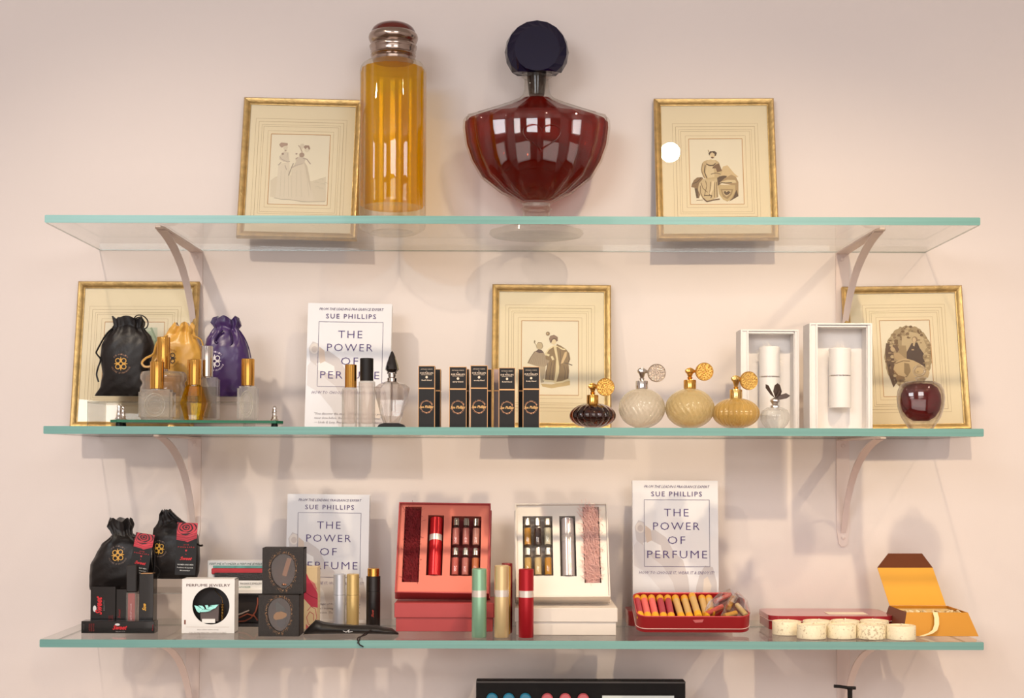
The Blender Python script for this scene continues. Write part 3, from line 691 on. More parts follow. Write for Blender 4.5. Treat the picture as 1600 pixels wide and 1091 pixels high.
vial('beehive ribbed clear bottle with a gold cap, at the back of the mirror tray', 255, -.212, TZ, (245, 265.5), (527, 577), 580, b_ribs)
vial('squat clear cushion bottle with a gold cap, front left on the mirror tray', 245, -.272, TZ, (234.5, 256), (565, 608), 609, cushion(219, 272, 609, .016, 1))
def b_hex(r, P, s):
    zt = P.z(602, 303); a = [(13 * s, 0), (15 * s, .001), (22.5 * s, zt * .5), (14 * s, zt * .96), (10 * s, zt), (0, zt)]
    G().lathe([(0, 0)] + a, 8, mod=lambda t, i: 1, ph=pi / 8, sy=.62).build('faceted_amber_body', clear('amber_facets', (254, 230, 100), .15, 0, 1.4, grgb=(252, 205, 60)), r)
vial('faceted amber yellow bottle with a gold cap, middle of the mirror tray', 303, -.25, TZ, (293, 314.5), (562, 602), 603, b_hex)
vial('slim rectangular clear bottle with a silver cap, on the mirror tray', 326, -.222, TZ, (313, 333), (541, 589), 590, cushion(312, 342, 590, .011, 0, (clear('brown_liquid', (196, 168, 150), .2), .78)), SILV)
vial('clear teardrop cut bottle with a gold cap, rightmost on the mirror tray', 387, -.228, TZ, (377, 397.5), (561, 603), 604, cushion(372, 403, 604, .012, 1))

# ------------------------------------------------------------------ books
INK = lin(66, 30, 112); GREY = lin(88, 70, 112); PG = lin(138, 124, 150)
def book(label, pxl, pxr, pyt, Y, z, lean, roll, ref, full=True):
    """ref: x of text centre and y of the top of this copy in the photo"""
    r, P, M = root('paperback_book', label, 'book', (pxl + pxr) / 2, Y, z + .0006, 'copies of the perfume paperback', (-radians(lean), radians(roll), 0))
    w = .5 * (P.x(pxr, pyt + 100) - P.x(pxl, pyt + 100)); H = P.z(pyt, (pxl + pxr) / 2); T = .016
    cov = mat('book_cover', (236, 233, 234), .3, 0, .02, 8); pgs = mat('book_pages', (232, 222, 206), .8, 0, .1, 400)
    G().box(-w, w, -T, -T + .0008, 0, H).build('front_cover', cov, r); G().box(-w, w, -.0008, 0, 0, H).build('back_cover', cov, r)
    G().box(-w, -w + .0008, -T + .0008, -.0008, 0, H).build('spine', cov, r)
    G().box(-w + .0009, w - .001, -T + .0009, -.0009, .001, H - .001).build('page_block', pgs, r)
    k = 2 * w / 133.0; ox, ot = 1054.5, 752.0          # print is laid out from the third copy
    X = lambda px: (px - ox) * k; Z = lambda py: H - (py - ot) * k * 1.03
    y = -T
    g = G()
    fl = [lin(226, 221, 221), lin(214, 206, 204), lin(236, 230, 224), lin(206, 196, 194)]
    def pl(pts, c): g.ink([(X(a), max(Z(b), .002)) for a, b in pts], c, y)
    # soft photograph of a bottle, a hand and a stopper, printed on the cover
    pl([(990, 850), (1000, 836), (1040, 866), (1062, 890), (1078, 930), (1080, 947), (1042, 947), (1030, 915), (1008, 890), (990, 880)], fl[0])
    pl([(991, 822), (997, 812), (1006, 815), (1010, 830), (1022, 826), (1040, 838), (1052, 860), (1066, 872), (1074, 900), (1078, 947), (1060, 947), (1050, 905), (1034, 880), (1020, 870), (1004, 850), (994, 842)], fl[1])
    pl([(1004, 846), (1016, 842), (1032, 850), (1034, 864), (1018, 860), (1006, 856)], lin(244, 240, 238))
    g.ell(X(1000), Z(823), 7.5 * k, 8.5 * k, lin(232, 222, 214), y); g.ell(X(1000), Z(824), 4.5 * k, 5 * k, lin(214, 200, 192), y)
    pl([(1008, 820), (1016, 826), (1018, 842), (1010, 846), (1007, 832)], lin(218, 198, 182))
    pl([(1092, 892), (1100, 880), (1112, 882), (1118, 905), (1118, 947), (1084, 947), (1086, 912)], fl[1]); pl([(1098, 900), (1104, 896), (1110, 910), (1106, 930), (1096, 928)], lin(236, 222, 208))
    g.prn('cover_photograph', r)
    g = G(); g.lay = 39
    g.text('FROM THE LEADING FRAGRANCE EXPERT', X(1057), Z(761), 102 * k, 4.2 * k, GREY, y, italic=.3, res=1)
    g.text('SUE PHILLIPS', X(1056.5), Z(772), 79 * k, 7.6 * k, lin(96, 76, 122), y, bold=.008, space=1.25)
    g.stroke([(X(1006), Z(781)), (X(1107.5), Z(781)), (X(1107.5), Z(881.5)), (X(1006), Z(881.5))], .55 * k, GREY, y - .0002, closed=True)
    for t, cx, cyy, ww in (('THE', 1056, 800, 38), ('POWER', 1056, 820.5, 72), ('OF', 1056, 841.5, 27), ('PERFUME', 1057, 863, 93)):
        g.text(t, X(cx), Z(cyy), ww * k, 12.5 * k, INK, y, bold=-.012, space=1.2)
    g.text('HOW TO CHOOSE IT, WEAR IT & ENJOY IT!', X(1056), Z(890.5), 117 * k, 4.6 * k, PG, y, italic=.3, res=1)
    for i, t in enumerate(('"You discover the magic of fragrance in a way you', 'never done before. She\'s inspiring, informed and clever."', '\u2014 Linda G. Levy, President, The Fragrance Foundation')):
        g.text(t, X(1056), Z(923 + i * 6.6), 106 * k, 3.6 * k, lin(120, 108, 120), y, italic=.3, res=1)
    g.prn('cover_lettering', r); return r
book('white paperback with purple title, standing alone on the middle shelf behind the roller bottles', 478, 609, 477, -.075, Z2, 5, .6, None)
book('white paperback with purple title, behind the two stacked black stone boxes', 447, 575, 773, -.055, Z3, 3, .5, None)
LIDH = .0265
book('white paperback with purple title, standing behind the open tin of tubes', 988, 1121, 752, -.06, Z3 + LIDH + .0005, 4, .1, None)

# ------------------------------------------------------------------ roller bottles and deco bottle
def roller(label, px, w, capx, capy, top_, cap, Y=-.272):
    r, P, M = root('roller_bottle', label, 'perfume bottle', px, Y, Z2, 'glass roller bottles'); s = P.x(px + 1) - P.x(px)
    h = P.z(top_, px); R = w / 2 * s
    G().lathe([(0, .0), (R * .92, 0), (R, .001), (R, h - .002), (R * .85, h), (0, h)], 32).build('glass_body', CLEAR, r, 40)
    G().lathe([(0, .0065), (R * .6, .006), (R * .74, .009), (R * .74, h - .003), (0, h - .003)], 28).build('inner_tube', clear('pinkish_liquid', (249, 242, 239), .1), r, 40)
    cr = (capx[1] - capx[0]) / 2 * s; z0 = h + .0002; z1 = P.z(capy, px)
    G().lathe([(cr, z0), (cr, z1 - .0008), (cr * .92, z1), (0, z1)], 32, (P.x((capx[0] + capx[1]) / 2), 0)).build('cap', cap, r, 40)
roller('clear glass roller bottle with a ribbed gold cap, in front of the paperback', 546, 24, (538.5, 557), 570, 606, GOLD)
roller('clear glass roller bottle with a tall black cap, in front of the paperback', 573, 26, (562, 583), 560, 595.5, BLACKC)
r, P, M = root('decanter_bottle', 'winged art deco cut glass bottle with a black spade stopper', 'perfume bottle', 612, -.268, Z2); s = P.x(613) - P.x(612)
zq = lambda py: P.z(py, 612)
G().prism([(-22 * s, 0), (-19 * s, zq(664)), (-12 * s, zq(661.5)), (12 * s, zq(661.5)), (19 * s, zq(664)), (22 * s, 0)], -.012, .012).build('black_base', BLACKC, r)
for side in (0,):
    g = G(); vs = []
    lv = [(662, 8, 13, .009), (650, 13, 17, .011), (625, 18, 24, .013), (606, 18, 28, .013), (600, 12, 20, .011), (596, 7, 7, .006)]
    rings = []
    for py, a, b, d in lv: rings.append([(-b * s, 0, zq(py)), (-a * s, -d, zq(py)), (0, -d * 1.15, zq(py)), (a * s, -d, zq(py)), (b * s, 0, zq(py)), (a * s, d, zq(py)), (0, d * 1.15, zq(py)), (-a * s, d, zq(py))])
    g.loft(rings); g.build('cut_glass_body', clear('cut_glass', (249, 246, 244), .25, 0, 2.2), r)
G().tube([(0, 0, zq(598)), (0, 0, zq(642))], .0008, 6).build('dip_tube', mat('dip_tube', (120, 100, 95), .4), r, 40)
G().lathe(prof_px(P, [(7, 598), (7.5, 592), (5.5, 590), (6, 586), (8, 584.5), (8, 583), (0, 583)]), 24).build('silver_collar', SILV, r, 40)
G().lathe([(0, zq(584))] + prof_px(P, [(7, 582.5), (11, 578), (9, 570), (5.5, 559), (2, 551), (0, 549)]), 10).build('black_stopper', mat('black_glass', (22, 18, 18), .08, 0, .1, coat=1), r)

# ------------------------------------------------------------------ slim black perfume boxes
bronze = mat('rose_gold_foil', (206, 158, 110), .35, .7, .05)
def slim_box(label, px0, px1, pyt, word, Y=-.285, yaw=0, front=True, grp='slim black and gold perfume boxes'):
    r, P, M = root('perfume_box', label, 'box', (px0 + px1) / 2, Y, Z2, grp, (0, 0, radians(yaw)))
    w = (P.x(px1) - P.x(px0)) / 2; h = P.z(pyt, (px0 + px1) / 2); D = .0275; zs = h * .635; f = .0009
    G().box(-w, w, 0, D, 0, zs - f, bev=.0004).build('box_base', BLACKC, r); G().box(-w, w, 0, D, zs + f, h, bev=.0004).build('box_lid', BLACKC, r)
    g = G(); g.box(-w + .0004, w - .0004, .0004, D - .0004, zs - f, zs + f)
    g.box(-w - .0004, -w + .0005, -.0004, .0006, 0, h); g.box(w - .0005, w + .0004, -.0004, .0006, 0, h); g.box(-w, w, -.0004, .0006, h - .0006, h + .0004); g.box(-w, w, -.0004, .0006, zs - f * 1.2, zs + f * 1.2); g.box(-w + .0004, w - .0004, .0006, D - .001, h - .0002, h + .0003)
    g.build('gold_edging', bronze, r)
    if front:
        k = 2 * w; g = G(); c1 = lin(236, 214, 190); c2 = lin(206, 150, 110)
        zt = lambda v: h - v * k
        g.text('ARTISAN SCENTS', 0, zt(.20), .72 * k, .055 * k, c1, 0, res=1); g.text('by', 0, zt(.32), .08 * k, .06 * k, c1, 0, res=1)
        g.text('SUE PHILLIPS', 0, zt(.44), .82 * k, .09 * k, c1, 0, bold=.02, res=1); g.text('FRAGRANCE DESIGN', 0, zt(.54), .66 * k, .05 * k, c1, 0, res=1)
        g.ell(0, zt(.69), .075 * k, .075 * k, c1, 0); g.text(word, 0, zt(.87), .62 * k, .085 * k, c1, 0, bold=.02, res=1)
        cz = zs * .53; R = .38 * k
        g.ring_text('CUSTOM SCENT STUDIO', 0, cz, R, .07 * k, c2, 165, 15); g.ring_text('BY SUE PHILLIPS NYC', 0, cz, R, .07 * k, c2, 195, 345, bottom=True)
        g.stroke([(R * .9 * cos(a * pi / 12), cz + R * .9 * sin(a * pi / 12)) for a in range(24)], .018 * k, c2, 0, closed=True)
        g.text('Sue Phillips', 0, cz, .86 * k, .17 * k, lin(240, 190, 120), -.0003, italic=.35, bold=.02, res=1)
        g.prn('foil_lettering', r)
    return r
for px0, px1, t, wd in ((653.5, 679, 572, 'fresh blend'), (702, 728.5, 573.5, 'spicy blend'), (735, 761.5, 571.5, 'woodsy blend'), (779.5, 804.5, 575, 'floral blend'), (817, 842.5, 573.5, 'fruity blend')):
    pos = {'fresh blend': 'leftmost of the five front boxes', 'spicy blend': 'second of the five front boxes', 'woodsy blend': 'middle of the five front boxes', 'floral blend': 'just left of the gilt frame centre', 'fruity blend': 'rightmost of the five front boxes'}[wd]
    slim_box('slim black perfume box reading %s, %s' % (wd, pos if 'gilt' not in pos else 'fourth of the five front boxes'), px0, px1, t, wd, yaw=0)
for px0, px1, t, wd in ((664, 688, 577, 'leftmost'), (708, 732.5, 577, 'second'), (745, 768, 577, 'middle'), (810, 833, 577, 'rightmost')):
    slim_box('slim black perfume box standing behind the %s front black box' % wd, px0, px1, t, '', -.232, front=False)
rb = slim_box('mauve sided slim box standing behind the fourth front black box', 771, 796, 577, '', -.238, front=False)
for c in rb.children:
    if c.name.startswith(('box_base', 'box_lid')): c.data.materials[0] = mat('mauve_card', (176, 150, 146), .4)

# ------------------------------------------------------------------ atomizers
def atomizer(label, px, R, top_, flat, glass, liq, metal, colr, cy0, cy1, knob, disk, twist=0, nfl=24, Y=-.265, side=False):
    r, P, M = root('glass_atomizer', label, 'perfume atomizer', px, Y, Z2, 'vintage style glass atomizers'); s = P.x(px + 1) - P.x(px)
    h = P.z(top_, px); pr = [(0, 0.0005)]; n = 26; r0 = 14
    for k in range(n + 1):
        t = k / n; a = -pi / 2 * .86 + t * (pi * .93 - .14)
        q = R * cos(a) ** (1 if flat else 1); zz_ = h * (.5 + .5 * sin(a) / sin(pi / 2 * .93)) if True else 0
        pr.append((max(q, 8) * s, max(zz_, 0)))
    pr[1] = (pr[1][0], 0); pr.append((0, h))
    fm = lambda t, i: 1 + .06 * abs(sin(nfl / 2 * (t + twist * i))) - .03
    G().lathe(pr, nfl * 6, mod=fm).build('fluted_glass_body', glass, r, 30)
    if liq:
        G().lathe([(0, .004)] + [(q * .86, .003 + z_ * .9) for q, z_ in pr[1:-1]] + [(0, .003 + h * .9)], nfl * 4, mod=fm).build('perfume', liq, r, 30)
    z0, z1 = h - .0005, P.z(cy0, px); cr = colr * s
    G().lathe([(cr, z0), (cr, z1 - .001), (cr * .95, z1), (0, z1)], 24, mod=lambda t, i: 1 + .015 * sin(12 * t)).build('collar', metal, r, 40)
    kx, ky = knob; zk = P.z(ky, kx); xk = P.x(kx, ky)
    G().lathe([(cr * .42, z1), (cr * .3, z1 + .002), (cr * .5, z1 + .0035), (cr * .3, z1 + .005), (cr * .5, z1 + (zk - z1) * .7), (cr * .75, zk - .002), (cr * .8, zk + .001), (cr * .55, zk + .004), (cr * .2, zk + .0055), (0, zk + .006)], 20).build('spray_head', metal, r, 60)
    G().lathe([(0, -.001), (.0042, 0), (.0045, .002), (.002, .003), (0, .003)], 16, M=Matrix.Translation((xk - .002, -.007, zk)) @ Matrix.Rotation(pi / 2, 4, 'X')).build('nozzle', metal, r, 60)
    dx, dz = P(disk[0], disk[1]); dr = disk[2] * s
    g = G(); g.tube([(0, 0, zk), (dx * .5, .002, (zk + dz) / 2), (dx, .006, dz)], .0025, 8); g.build('arm', metal, r, 60)
    Mx = Matrix.Translation((dx, -.001, dz)) @ Matrix.Rotation(radians(12 if side else 3), 4, 'Z') @ Matrix.Rotation(pi / 2, 4, 'X')
    dm = mat('chased_' + ('silver' if metal is SILV else 'gold'), (196, 178, 160) if metal is SILV else (226, 180, 100), .38, .85, .4, 500, .8, 500)
    g = G(); g.lathe([(0, -.009), (dr * .55, -.009), (dr * .8, -.007), (dr, -.003), (dr, .001), (dr * .96, .0024), (dr * .9, .0016), (0, .0014)], 40, M=Mx); d = g.build('pump_disk', dm, r, 40)
    g = G(); rnd = random.Random(int(px))
    for ring_, m_ in ((.2, 6), (.42, 10), (.64, 15), (.83, 22)):
        for k in range(m_):
            a = 2 * pi * k / m_ + rnd.random() * .3; g.lathe([(0, -.0002), (dr * .085, 0), (dr * .05, .0007), (0, .0009)], 6, M=Mx @ Matrix.Translation((dr * ring_ * cos(a), dr * ring_ * sin(a), .0014)))
    g.build('filigree', metal, d, 60)
G2 = mat('champagne_gold', (230, 192, 120), .22, 1, .05)
atomizer('dark brown pumpkin shaped atomizer with gold fittings, in front of the central gilt frame', 926, 35.5, 630, True, clear('brown_glass', (190, 130, 96), .1, 0, 2.4), clear('dark_brown', (140, 70, 52), .3, 0, 1.5), GOLD, 9.2, 617.5, 630, (925, 604), (946, 605, 14.2), 0, 18)
atomizer('clear spiral ribbed round atomizer with silver fittings', 1003, 35.5, 607, False, clear('spiral_clear', (250, 246, 238), .2, .04, 2.6, milk=.28, mrgb=(238, 226, 200)), None, SILV, 9.6, 595.5, 607, (1004, 580), (1026, 583, 14.2), 1.6, 26)
atomizer('pale yellow spiral round atomizer with gold fittings, the larger of the two yellow ones', 1078, 37.5, 607, False, clear('spiral_yellow', (251, 245, 228), .2, .04, 2.6, milk=.3, mrgb=(240, 216, 160)), clear('yellow_liq', (252, 245, 222), .05), GOLD, 9.8, 594, 607, (1077.5, 580), (1100.5, 581, 14.2), 1.6, 26)
atomizer('golden ribbed pumpkin shaped atomizer with gold fittings, beside the butterfly bottle', 1150, 36, 622, True, clear('ribbed_gold', (251, 243, 220), .2, .04, 2.6, milk=.3, mrgb=(238, 196, 110)), clear('gold_liq', (251, 238, 200), .08), G2, 9.8, 609, 622, (1149, 592), (1170, 595, 14.5), 0, 24, side=True)
r, P, M = root('butterfly_bottle', 'tiny clear ribbed bottle with a dark butterfly stopper, in front of the left white box', 'perfume bottle', 1211, -.272, Z2); s = P.x(1212) - P.x(1211)
G().lathe([(0, 0), (13 * s, 0)] + prof_px(P, [(19, 662), (22, 655), (22, 647), (19, 640), (12, 636), (6, 635.5)]) + [(0, P.z(635.5, 1211))], 80, mod=lambda t, i: 1 + .05 * abs(sin(6 * t)) - .02).build('ribbed_glass_body', CLEAR, r, 30)
G().lathe(prof_px(P, [(6, 636.5), (6.5, 633), (4.5, 631), (5, 629), (7, 626), (6.5, 623), (4, 621), (0, 620.5)]), 20, mod=lambda t, i: 1 + .1 * sin(5 * t)).build('silver_neck', SILV, r, 50)
pew = mat('dark_pewter', (82, 66, 58), .35, .6, .2)
for nm, pts, tl in (('wing', [(1211, 623), (1207, 616), (1200, 603), (1195, 601), (1195, 607), (1203, 617)], -1), ('wing', [(1211, 622), (1208, 612), (1210, 603), (1215, 599), (1219, 602), (1222, 612), (1219, 620)], .2), ('wing', [(1212, 624), (1218, 618), (1227, 615), (1233, 619), (1228, 623), (1218, 625)], -1)):
    q = [P(a, b) for a, b in pts]; cx0 = q[0][0]
    vs = [(x, -.002 - abs(x - cx0) * .35 * (1 if tl < 0 else -1), z) for x, z in q]; n = len(vs)
    vs2 = [(x, y + .0011, z + .0004) for x, y, z in vs]
    G().add(vs + vs2, [tuple(range(n)), tuple(range(2 * n - 1, n - 1, -1))] + [(i, i + n, (i + 1) % n + n, (i + 1) % n) for i in range(n)]).build(nm, pew, r)
G().tube([(P.x(1208), -.003, P.z(624)), (P.x(1214), -.004, P.z(618)), (P.x(1217), -.005, P.z(610))], .0014, 8).build('butterfly_body', pew, r, 50)

# ------------------------------------------------------------------ white boxes with a white tube
def strands(g, fn, n, L, seed, w=.00025):
    rnd = random.Random(seed)
    for k in range(n):
        x, y, z, dx, dy, dz = fn(rnd); c = rnd.uniform(.6, 1.2) * L; bx, bz = rnd.uniform(-.4, .4), rnd.uniform(-.4, .4)
        p = []
        for q in range(4):
            t = q / 3; p.append((x + (dx + bx * t) * c * t, y + dy * c * t, z + (dz + bz * t) * c * t))
        for a, b in zip(p, p[1:]):
            g.add([(a[0] - w, a[1], a[2] - w), (a[0] + w, a[1], a[2] + w), (b[0] + w * .6, b[1], b[2] + w * .6), (b[0] - w * .6, b[1], b[2] - w * .6)], [(0, 1, 2, 3)])
def whitebox(label, xl, xil, xir, xr, pt_, Y, tube, band, tl):
    r, P, M = root('presentation_box', label, 'box', (xl + xr) / 2, Y, Z2, 'upright white presentation boxes'); D = .052
    x0, x1 = P.x(xl), P.x(xr); a0, a1 = P.x(xil), P.x(xir); h = P.z(pt_, (xl + xr) / 2); t = .003; zt = h - .004
    G().box(a0 - .001, a1 + .001, .037, .041, .003, zt).build('inner_card', WHITEC, r)
    for nm, b in (('front_lip', (x0 + t - .0003, a0 - t + .0003, .0015, .003, 0, h - .001)), ('front_lip', (a1 + .0015, x1 - t + .0003, .0015, .003, 0, h - .001)), ('side_wall', (x0, x0 + t, 0, D, 0, h)), ('side_wall', (a0 - t, a0, -.001, D, 0, h)), ('side_wall', (x1 - t, x1, 0, D, 0, h)), ('top_wall', (x0 + t, x1 - t, 0, D, h - t, h)), ('bottom_wall', (x0 + t, x1 - t, 0, D, 0, t)), ('back_wall', (x0 + t, x1 - t, D - t, D, t, h - t)), ('side_wall', (a1, a1 + .002, .004, .040, t, h - t)), ('top_lining', (a0, a1, .002, .03, h - t - .004, h - t - .0005))):
        G().box(*b, bev=.0004).build(nm, WHITEC, r)
    bx = P.x((tube[0] + tube[1]) / 2, 600, .016); R = (tube[1] - tube[0]) / 2 * (P.x(901, 600, .016) - P.x(900, 600, .016))
    Mt = M @ Matrix.Translation((bx, .0185, 0))
    tr_ = thing('perfume_tube', tl, 'perfume tube', M=Mt, group='white perfume tubes')
    z0, zb, z1 = P.z(tube[3], 800, .016), P.z(band, 800, .016), P.z(tube[2], 800, .016)
    wm = mat('white_lacquer', (243, 238, 234), .3, 0, .02)
    G().lathe([(0, z0), (R * .97, z0), (R, z0 + .0006), (R, zb - .0012), (0, zb - .0012)], 32).build('tube_body', wm, tr_, 40)
    G().lathe([(R * .97, zb - .0012), (R * .97, zb + .0012), (0, zb + .0012)], 32).build('silver_band', SILV, tr_, 40)
    G().lathe([(R, zb + .0012), (R, z1 - .001), (R * .95, z1), (0, z1)], 32).build('tube_cap', wm, tr_, 40)
    # white marabou feather behind the tube
    g = G(); cz = z1 - .01
    strands(g, lambda q: (lambda a, d: (bx + cos(a) * d, .020 + q.uniform(-.006, .006), cz - .012 + sin(a) * d * 1.3, cos(a), -.25, sin(a)))(q.uniform(-.6, pi + .6), q.uniform(.001, .014)), 420, .013, int(xl), .00012)
    f = g.build('marabou_feather', mat('white_down', (248, 240, 230), .8), None, solid=False); f.matrix_world = M
    tag(f, 'fluffy white feather tucked behind the white tube in the %s white box' % ('left' if xl < 1200 else 'right'), 'feather', 'white feathers')
whitebox('upright open white box with a recessed tube, behind the golden atomizer', 1157.5, 1170, 1241, 1249, 515, -.15, (1187, 1219, 541, 648), 588, 'white perfume tube inside the left upright white box')
whitebox('upright open white box with a recessed tube, beside the rightmost gilt frame', 1265, 1278, 1355, 1363.5, 505, -.20, (1296, 1330, 543, 636), 586, 'white perfume tube with a silver band inside the right upright white box')

# ------------------------------------------------------------------ round purple bottle
r, P, M = root('round_perfume_bottle', 'apple shaped thick glass bottle of dark purple perfume with a glass ring stopper', 'perfume bottle', 1439, -.235, Z2); s = P.x(1440) - P.x(1439); zq = lambda py: P.z(py, 1439)
G().lathe([(0, .001), (18 * s, 0)] + prof_px(P, [(24, 661), (31, 650), (36, 635), (37.5, 620), (36, 608), (31, 599), (22, 594), (9, 594.5)]) + [(0, zq(594.5))], 56, sy=.62).build('glass_body', clear('thick_glass', (246, 243, 238), .3, 0, 2.6), r, 40)
G().lathe([(0, zq(657))] + prof_px(P, [(12, 656), (22, 650), (29, 640), (32, 628), (31, 615), (26, 604), (17, 598), (6, 598)]) + [(0, zq(598))], 56, sy=.6).build('purple_perfume', clear('burgundy_liquid', (170, 66, 90), .3, 0, 1.5, grgb=(150, 50, 70)), r, 40)
G().lathe(prof_px(P, [(6, 596), (7, 592), (9, 590), (9, 588), (5, 586.5), (0, 586.5)]), 20).build('glass_neck', clear('thick_glass', (244, 240, 234)), r, 40)
g = G(); g.tube([(P.x(1437) + 8.5 * s * cos(a * pi / 12), 0, zq(579.5) + 7.5 * s * sin(a * pi / 12)) for a in range(25)], .0022, 8); g.build('ring_stopper', clear('ring_glass', (240, 236, 230), .5, 0, 1.5), r, 60)
# ================================================================== lowest shelf
RED = (214, 38, 44)
sat2 = blk
riser('clear acrylic riser under the two black pouches with rose cards', 146, 300, -.175, -.075, Z3, .0640)
zr = Z3 + .064 + .0007
def rosecard(label, px, py0, py1, w_px, Y, tilt, zoff=None):
    """card facing the camera with a rose in its upper third"""
    xc = at(px, (py0 + py1) / 2, Y)
    M = Matrix.Translation(at(px, py1, Y)) @ Euler((radians(-4), radians(tilt), 0)).to_matrix().to_4x4()
    r = thing('rose_card', label, 'gift card', M=M, group='black cards with a red rose'); P = Px(M)
    w = w_px / 2 * (P.x(px + 1, py1) - P.x(px, py1)); h = P.z(py0, px)
    G().box(-w, w, -.0006, 0, 0, h).build('card', BLACKC, r)
    g = G(); k = 2 * w; y = -.0006
    zt = lambda v: h * (1 - v)
    g.ink([(-w, zt(0)), (w, zt(0)), (w, zt(.29)), (w * .1, zt(.37)), (-w * .2, zt(.35)), (-w, zt(.33))], lin(206, 52, 66), y)
    cx, cz = -w * .1, zt(.09)
    for j, (rr_, c) in enumerate(((.62, (224, 66, 80)), (.5, (52, 14, 18)), (.44, (214, 58, 70)), (.34, (44, 12, 16)), (.28, (206, 48, 60)), (.19, (36, 12, 14)), (.13, (190, 44, 52)), (.07, (30, 10, 12)))):
        pts = [(max(-w, min(w, cx + rr_ * k * (1 + .08 * sin(3 * a + j)) * cos(a))), min(h, cz + rr_ * k * .72 * (1 + .1 * sin(4 * a + j * 2)) * sin(a))) for a in [q * pi / 10 for q in range(20)]]
        g.ink(pts, lin(*c), y)
    for q in range(3): g.stroke([(-w, zt(.22 + .045 * q)), (0, zt(.25 + .045 * q)), (w, zt(.19 + .045 * q))], .02 * k, lin(150, 30, 42), y)
    g.text('SUE', 0, zt(.42), .26 * k, .06 * k, lin(*RED), y, space=1.3, res=1); g.text('PHILLIPS', 0, zt(.465), .8 * k, .06 * k, lin(*RED), y, space=1.3, res=1)
    g.ink([(0, zt(.555)), (-.05 * k, zt(.53)), (-.045 * k, zt(.515)), (-.015 * k, zt(.512)), (0, zt(.52)), (.015 * k, zt(.512)), (.045 * k, zt(.515)), (.05 * k, zt(.53))], lin(*RED), y)
    g.text('&', 0, zt(.60), .06 * k, .05 * k, lin(*RED), y, res=1)
    g.text('Sweet', .02 * k, zt(.68), .6 * k, .16 * k, lin(*RED), y, italic=.4, bold=.03)
    for q, t in enumerate(('WOMEN AND MEN', 'Perfume & Lipstick', 'Moisturizer')): g.text(t, 0, zt(.80 + .055 * q), (.78, .78, .5)[q] * k, .06 * k, lin(220, 220, 216), y, bold=.01, res=1)
    g.prn('card_print', r)
r, P, M, sf = pouch('slumped black pouch with a gold emblem, at the left end of the lowest shelf', -.13, zr - .001, 195,
    [(924, 141, 216, .014, .02), (915, 140, 232, .02, .02), (900, 141, 240, .026, .02), (882, 143, 238, .027, .02), (865, 152, 236, .026, .03), (850, 160, 228, .023, .05), (840, 172, 215, .018, .10), (835, 177, 207, .013, .2), (828, 174, 206, .011, .26), (820, 169, 208, .012, .3), (812, 172, 205, .013, .3)], sat2)
emblem(r, P, sf, 191, 866, .95, (214, 160, 66), (120, 100, 90), tilt=.1)
cord(r, P, [(206, 840), (226, 842), (240, 858), (242, 885), (238, 905), (246, 902), (250, 893), (243, 884)], blk, -.028, .0011)
rosecard('tilted rose card held on the slumped pouch, the left of the two rose cards', 215, 832, 901, 30, -.163, 9)
r, P, M, sf = pouch('upright black pouch with a gold emblem, right of the slumped pouch', -.13, zr, 276,
    [(904, 244, 308, .014, .02), (893, 240, 311, .022, .02), (875, 239, 312, .026, .02), (855, 239, 311, .026, .02), (838, 239, 309, .024, .03), (826, 240, 302, .018, .06), (819, 246, 292, .013, .14), (814, 248, 283, .011, .2), (806, 249, 274, .013, .25), (799, 254, 266, .012, .3)], sat2)
emblem(r, P, sf, 254, 856, .85, (206, 156, 60), (120, 100, 90), tilt=-.1)
cord(r, P, [(262, 818), (276, 812), (286, 818), (290, 826), (282, 830)], blk, -.022, .0012); cord(r, P, [(308, 850), (313, 853), (317, 852)], blk, -.01, .0018)
rosecard('upright rose card on the right hand black pouch of the lowest shelf', 289, 817, 899, 32, -.163, 1.5)

gls = mat('black_gloss_card', (20, 16, 15), .22, 0, .15, 60, coat=.3)
def logo(g, cx, cz, w, h, y, rot=0):
    g.text('Sweet', cx, cz, w, h, lin(*RED), y, italic=.45, bold=.035, rot=rot)
    ox, oz = -w * .18, h * .62
    g.ell(cx + ox * cos(rot) - oz * sin(rot), cz + ox * sin(rot) + oz * cos(rot), w * .17, h * .28, lin(225, 222, 220), y, rot=rot)
# long box lying in front
YB = -.228
r, P, M = root('lipstick_box', 'long black box with a red logo, lying flat in front of the other black boxes', 'box', 184, YB, Z3 + .0003, 'black cosmetics boxes with red logos')
w = (P.x(241) - P.x(127)) / 2; h = P.z(971, 184); D = .024
G().box(-w, w, 0, D, 0, h, bev=.0006).build('box_body', gls, r)
g = G(); k = 2 * w; logo(g, .03 * k, h * .5, .2 * k, .36 * h, 0); g.text('BEAUTY', .04 * k, h * .16, .13 * k, .09 * h, lin(150, 146, 144), 0, res=1)
for q, t in enumerate(('LIPSTICK', 'MATTE', 'ROUGE')): g.text(t, (-.385 + .028 * q) * k, h * .5, h * .62, .02 * k, lin(150, 36, 34), 0, rot=pi / 2, res=1)
g.text('0.12 OZ', -.465 * k, h * .5, h * .5, .016 * k, lin(110, 106, 104), 0, rot=pi / 2, res=1); g.text('S', .478 * k, h * .5, .02 * k, .5 * h, lin(150, 30, 34), 0, italic=.3)
g.prn('box_print', r)
def upbox(label, pxl, pxr, pyt, Y, D, text=None, name='lipstick_box', yaw=0):
    r, P, M = root(name, label, 'box', (pxl + pxr) / 2, Y, Z3 + .0003, 'black cosmetics boxes with red logos', (0, 0, radians(yaw)))
    w = (P.x(pxr) - P.x(pxl)) / 2; h = P.z(pyt, (pxl + pxr) / 2)
    G().box(-w, w, 0, D, 0, h, bev=.0006).build('box_body', gls, r)
    g = G(); text(g, w, h)
    g.prn('box_print', r); return r, P, w, h
